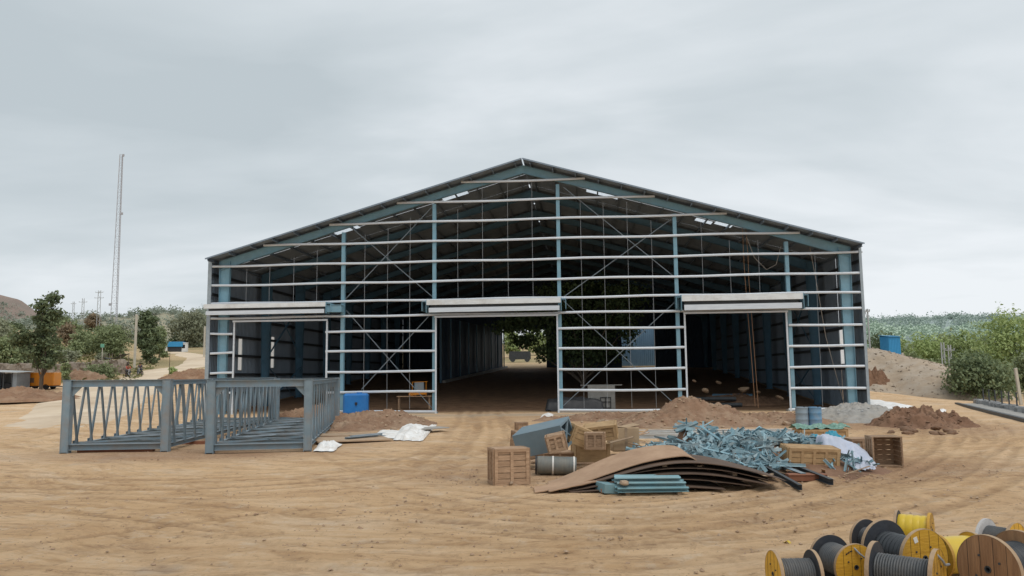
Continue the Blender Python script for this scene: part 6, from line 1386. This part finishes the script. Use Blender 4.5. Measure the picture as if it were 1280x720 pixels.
# ------------------------------------------------------------------ riders on the road
def skin_body(name, verts, edges, radii, m, parent, sub=2):
    me = bpy.data.meshes.new(name); me.from_pydata(verts, edges, []); me.update(); me.materials.append(m); o = bpy.data.objects.new(name, me); C.objects.link(o)
    if parent: o.parent = parent
    k = o.modifiers.new('skin', 'SKIN'); k.use_smooth_shade = True
    sv = me.skin_vertices[0].data if me.skin_vertices else None
    if sv is None:
        bpy.context.view_layer.objects.active = o; sv = me.skin_vertices[0].data
    for i, r_ in enumerate(radii): sv[i].radius = r_ if isinstance(r_, tuple) else (r_, r_)
    sv[0].use_root = True; s = o.modifiers.new('subsurf', 'SUBSURF'); s.levels = sub; s.render_levels = sub
    return o
def rider(label, loc, rz, shirt, lean):
    t = thing('person', label, 'person', tuple(loc), rz)      # seated, facing -y (toward the viewer at rz = 0)
    V_ = [(0, .10, .84), (0, .08, .98), (0, .02 - lean, 1.18), (0, -.02 - lean, 1.34), (0, -.05 - lean, 1.42), (0, -.08 - lean, 1.52), (0, -.07 - lean, 1.62)]; E_ = [(i, i + 1) for i in range(6)]; r_ = [(.15, .12), (.14, .11), (.17, .12), (.13, .09), .055, (.085, .10), (.07, .085)]
    for s in (-1, 1):
        n = len(V_); V_ += [(s * .19, -.02 - lean, 1.33), (s * .26, -.12 - lean, 1.10), (s * .27, -.38, 1.03), (s * .28, -.46, 1.02)]; E_ += [(3, n), (n, n + 1), (n + 1, n + 2), (n + 2, n + 3)]; r_ += [.062, .047, .036, .04]
        for k in range(4):
            a = len(V_); V_ += [(s * (.25 + .018 * k), -.52, 1.02 - .004 * k), (s * (.25 + .018 * k), -.53, .985)]; E_ += [(n + 3, a), (a, a + 1)]; r_ += [.010, .009]
        a = len(V_); V_ += [(s * .235, -.46, .985), (s * .24, -.50, .97)]; E_ += [(n + 3, a), (a, a + 1)]; r_ += [.012, .010]
        n = len(V_); V_ += [(s * .12, .06, .82), (s * .24, -.26, .76), (s * .22, -.06, .40), (s * .22, -.16, .33)]; E_ += [(0, n), (n, n + 1), (n + 1, n + 2), (n + 2, n + 3)]; r_ += [.10, .072, .048, .042]
    skin_body('body', V_, E_, r_, M['skin'], t)
    Vs = [(0, .10, .88), (0, .08, 1.0), (0, .02 - lean, 1.18), (0, -.01 - lean, 1.33)]; Es = [(0, 1), (1, 2), (2, 3)]; rs_ = [(.165, .135), (.16, .13), (.19, .14), (.15, .11)]
    for s in (-1, 1): n = len(Vs); Vs += [(s * .19, -.02 - lean, 1.33), (s * .255, -.10 - lean, 1.13), (s * .262, -.2 - lean * .7, 1.08)]; Es += [(3, n), (n, n + 1), (n + 1, n + 2)]; rs_ += [.078, .062, .055]
    skin_body('shirt', Vs, Es, rs_, M[shirt], t)
    Vt = [(0, .10, .86), (0, .10, .80)]; Et = [(0, 1)]; rt2 = [(.16, .13), (.15, .12)]
    for s in (-1, 1): n = len(Vt); Vt += [(s * .12, .05, .82), (s * .24, -.26, .76), (s * .22, -.08, .44)]; Et += [(0, n), (n, n + 1), (n + 1, n + 2)]; rt2 += [.112, .085, .062]
    skin_body('trousers', Vt, Et, rt2, M['trousers'], t)
    c = MB(); hz, hy = 1.60, -.075 - lean; c.lathe([(-.06, .098), (-.01, .105), (.05, .095), (.09, .06), (.105, .001)], 16, 'z', (0, hy + .02, hz)); c.build('hair', M['hair'], t, smooth=180)
    c = MB(); c.prism([(-.012, -.02), (.012, -.02), (0, .02)], (0, hy - .085, hz - .06), (0, hy - .118, hz - .07)); c.build('nose', M['skin'], t)
    c = MB(); [c.box((s * .032, hy - .092, hz - .03), (.024, .012, .012)) for s in (-1, 1)]; c.box((0, hy - .09, hz - .115), (.045, .012, .01)); c.build('eyes_and_mouth', M['hair'], t)
    return t
def motorcycle(label, loc, rz):
    t = thing('motorcycle', label, 'motorcycle', tuple(loc), rz)
    for y in (-.62, .62):
        c = MB(); n = 24; c.tube([(0, y + .27 * math.cos(2 * PI * k / n), .31 + .27 * math.sin(2 * PI * k / n)) for k in range(n + 1)], .045, 8, False); w_ = c.build('wheel', M['dark_void'], t, smooth=60)
        c = MB(); c.lathe([(-.05, .001), (-.05, .07), (.05, .07), (.05, .001)], 12, 'x', (0, y, .31)); [c.bar((0, y, .31), (0, y + .26 * math.cos(k * PI / 4), .31 + .26 * math.sin(k * PI / 4)), .012, .012) for k in range(8)]; c.build('spokes', M['chrome'], w_)
    c = MB(); c.tube([(0, -.38, .92), (0, -.2, .60), (0, .1, .36), (0, .62, .33)], .03, 8); c.tube([(0, -.3, .82), (0, .1, .70), (0, .5, .66)], .03, 8); c.build('frame', M['bike_paint'], t, smooth=50)
    c = MB(); [c.tube([(s * .07, -.36, .95), (s * .07, -.62, .31)], .022, 8) for s in (-1, 1)]; c.build('fork', M['chrome'], t, smooth=50)
    c = MB(); c.lathe([(-.25, .02), (-.2, .11), (0, .14), (.18, .10), (.22, .02)], 16, 'y', (0, -.12, .78)); c.build('fuel_tank', M['bike_paint'], t, smooth=60)
    c = MB(); c.grid(lambda a, b_: (-.12 + .24 * a, .08 + .62 * b_, .76 + .03 * math.sin(PI * a) + .05 * b_), 6, 8, .07); c.build('saddle', M['black'], t, smooth=60)
    c = MB(); c.box((0, -.02, .42), (.24, .3, .26)); c.build('engine', M['dark_steel'], t, bevel=.04)
    c = MB(); c.tube([(-.33, -.40, 1.02), (-.2, -.46, 1.0), (0, -.42, .96), (.2, -.46, 1.0), (.33, -.40, 1.02)], .016, 6); c.build('handlebar', M['chrome'], t, smooth=60)
    c = MB(); c.lathe([(0, .001), (0, .085), (.05, .08), (.12, .03)], 16, 'y', (0, -.56, .88)); c.build('headlight', M['chrome'], t, smooth=60)
    c = MB(); n = 8; c.grid(lambda a, b_: (-.06 + .12 * b_, -.62 + .36 * math.cos(PI * (.2 + .6 * a)), .31 + .36 * math.sin(PI * (.2 + .6 * a))), n, 2, .01); c.build('mudguard', M['bike_paint'], t)
    return t
for px, py, rz, sh, l, pl, bl_ in ((159.5, 473, .75, 'shirt_red', .06, 'person in red top riding the left motorcycle on the dirt road', 'motorcycle under the rider in red on the dirt road'), (175, 471, .05, 'shirt_navy', .02, 'person in dark clothes riding the right motorcycle on the dirt road', 'motorcycle under the rider in dark clothes on the dirt road')):
    g = on_ground(px, py); g.z += .14; motorcycle(bl_, g, rz); rider(pl, g, rz, sh, l)

for i, (k, pts_) in enumerate(HEAP_PTS.items()): pebbles('loose_stones', pts_, .02, .13, M['clod' if k == 'stone' else k], 60 + i)
rs = random.Random(17); pts_ = []
for i in range(3500):
    q = heap_bank(rs.random(), rs.random() ** .6); pts_.append((37.5 + q[0], 90 + q[1], -.1 + q[2]))
pebbles('loose_gravel', pts_, .05, .20, M['gravel_dark'], 71)
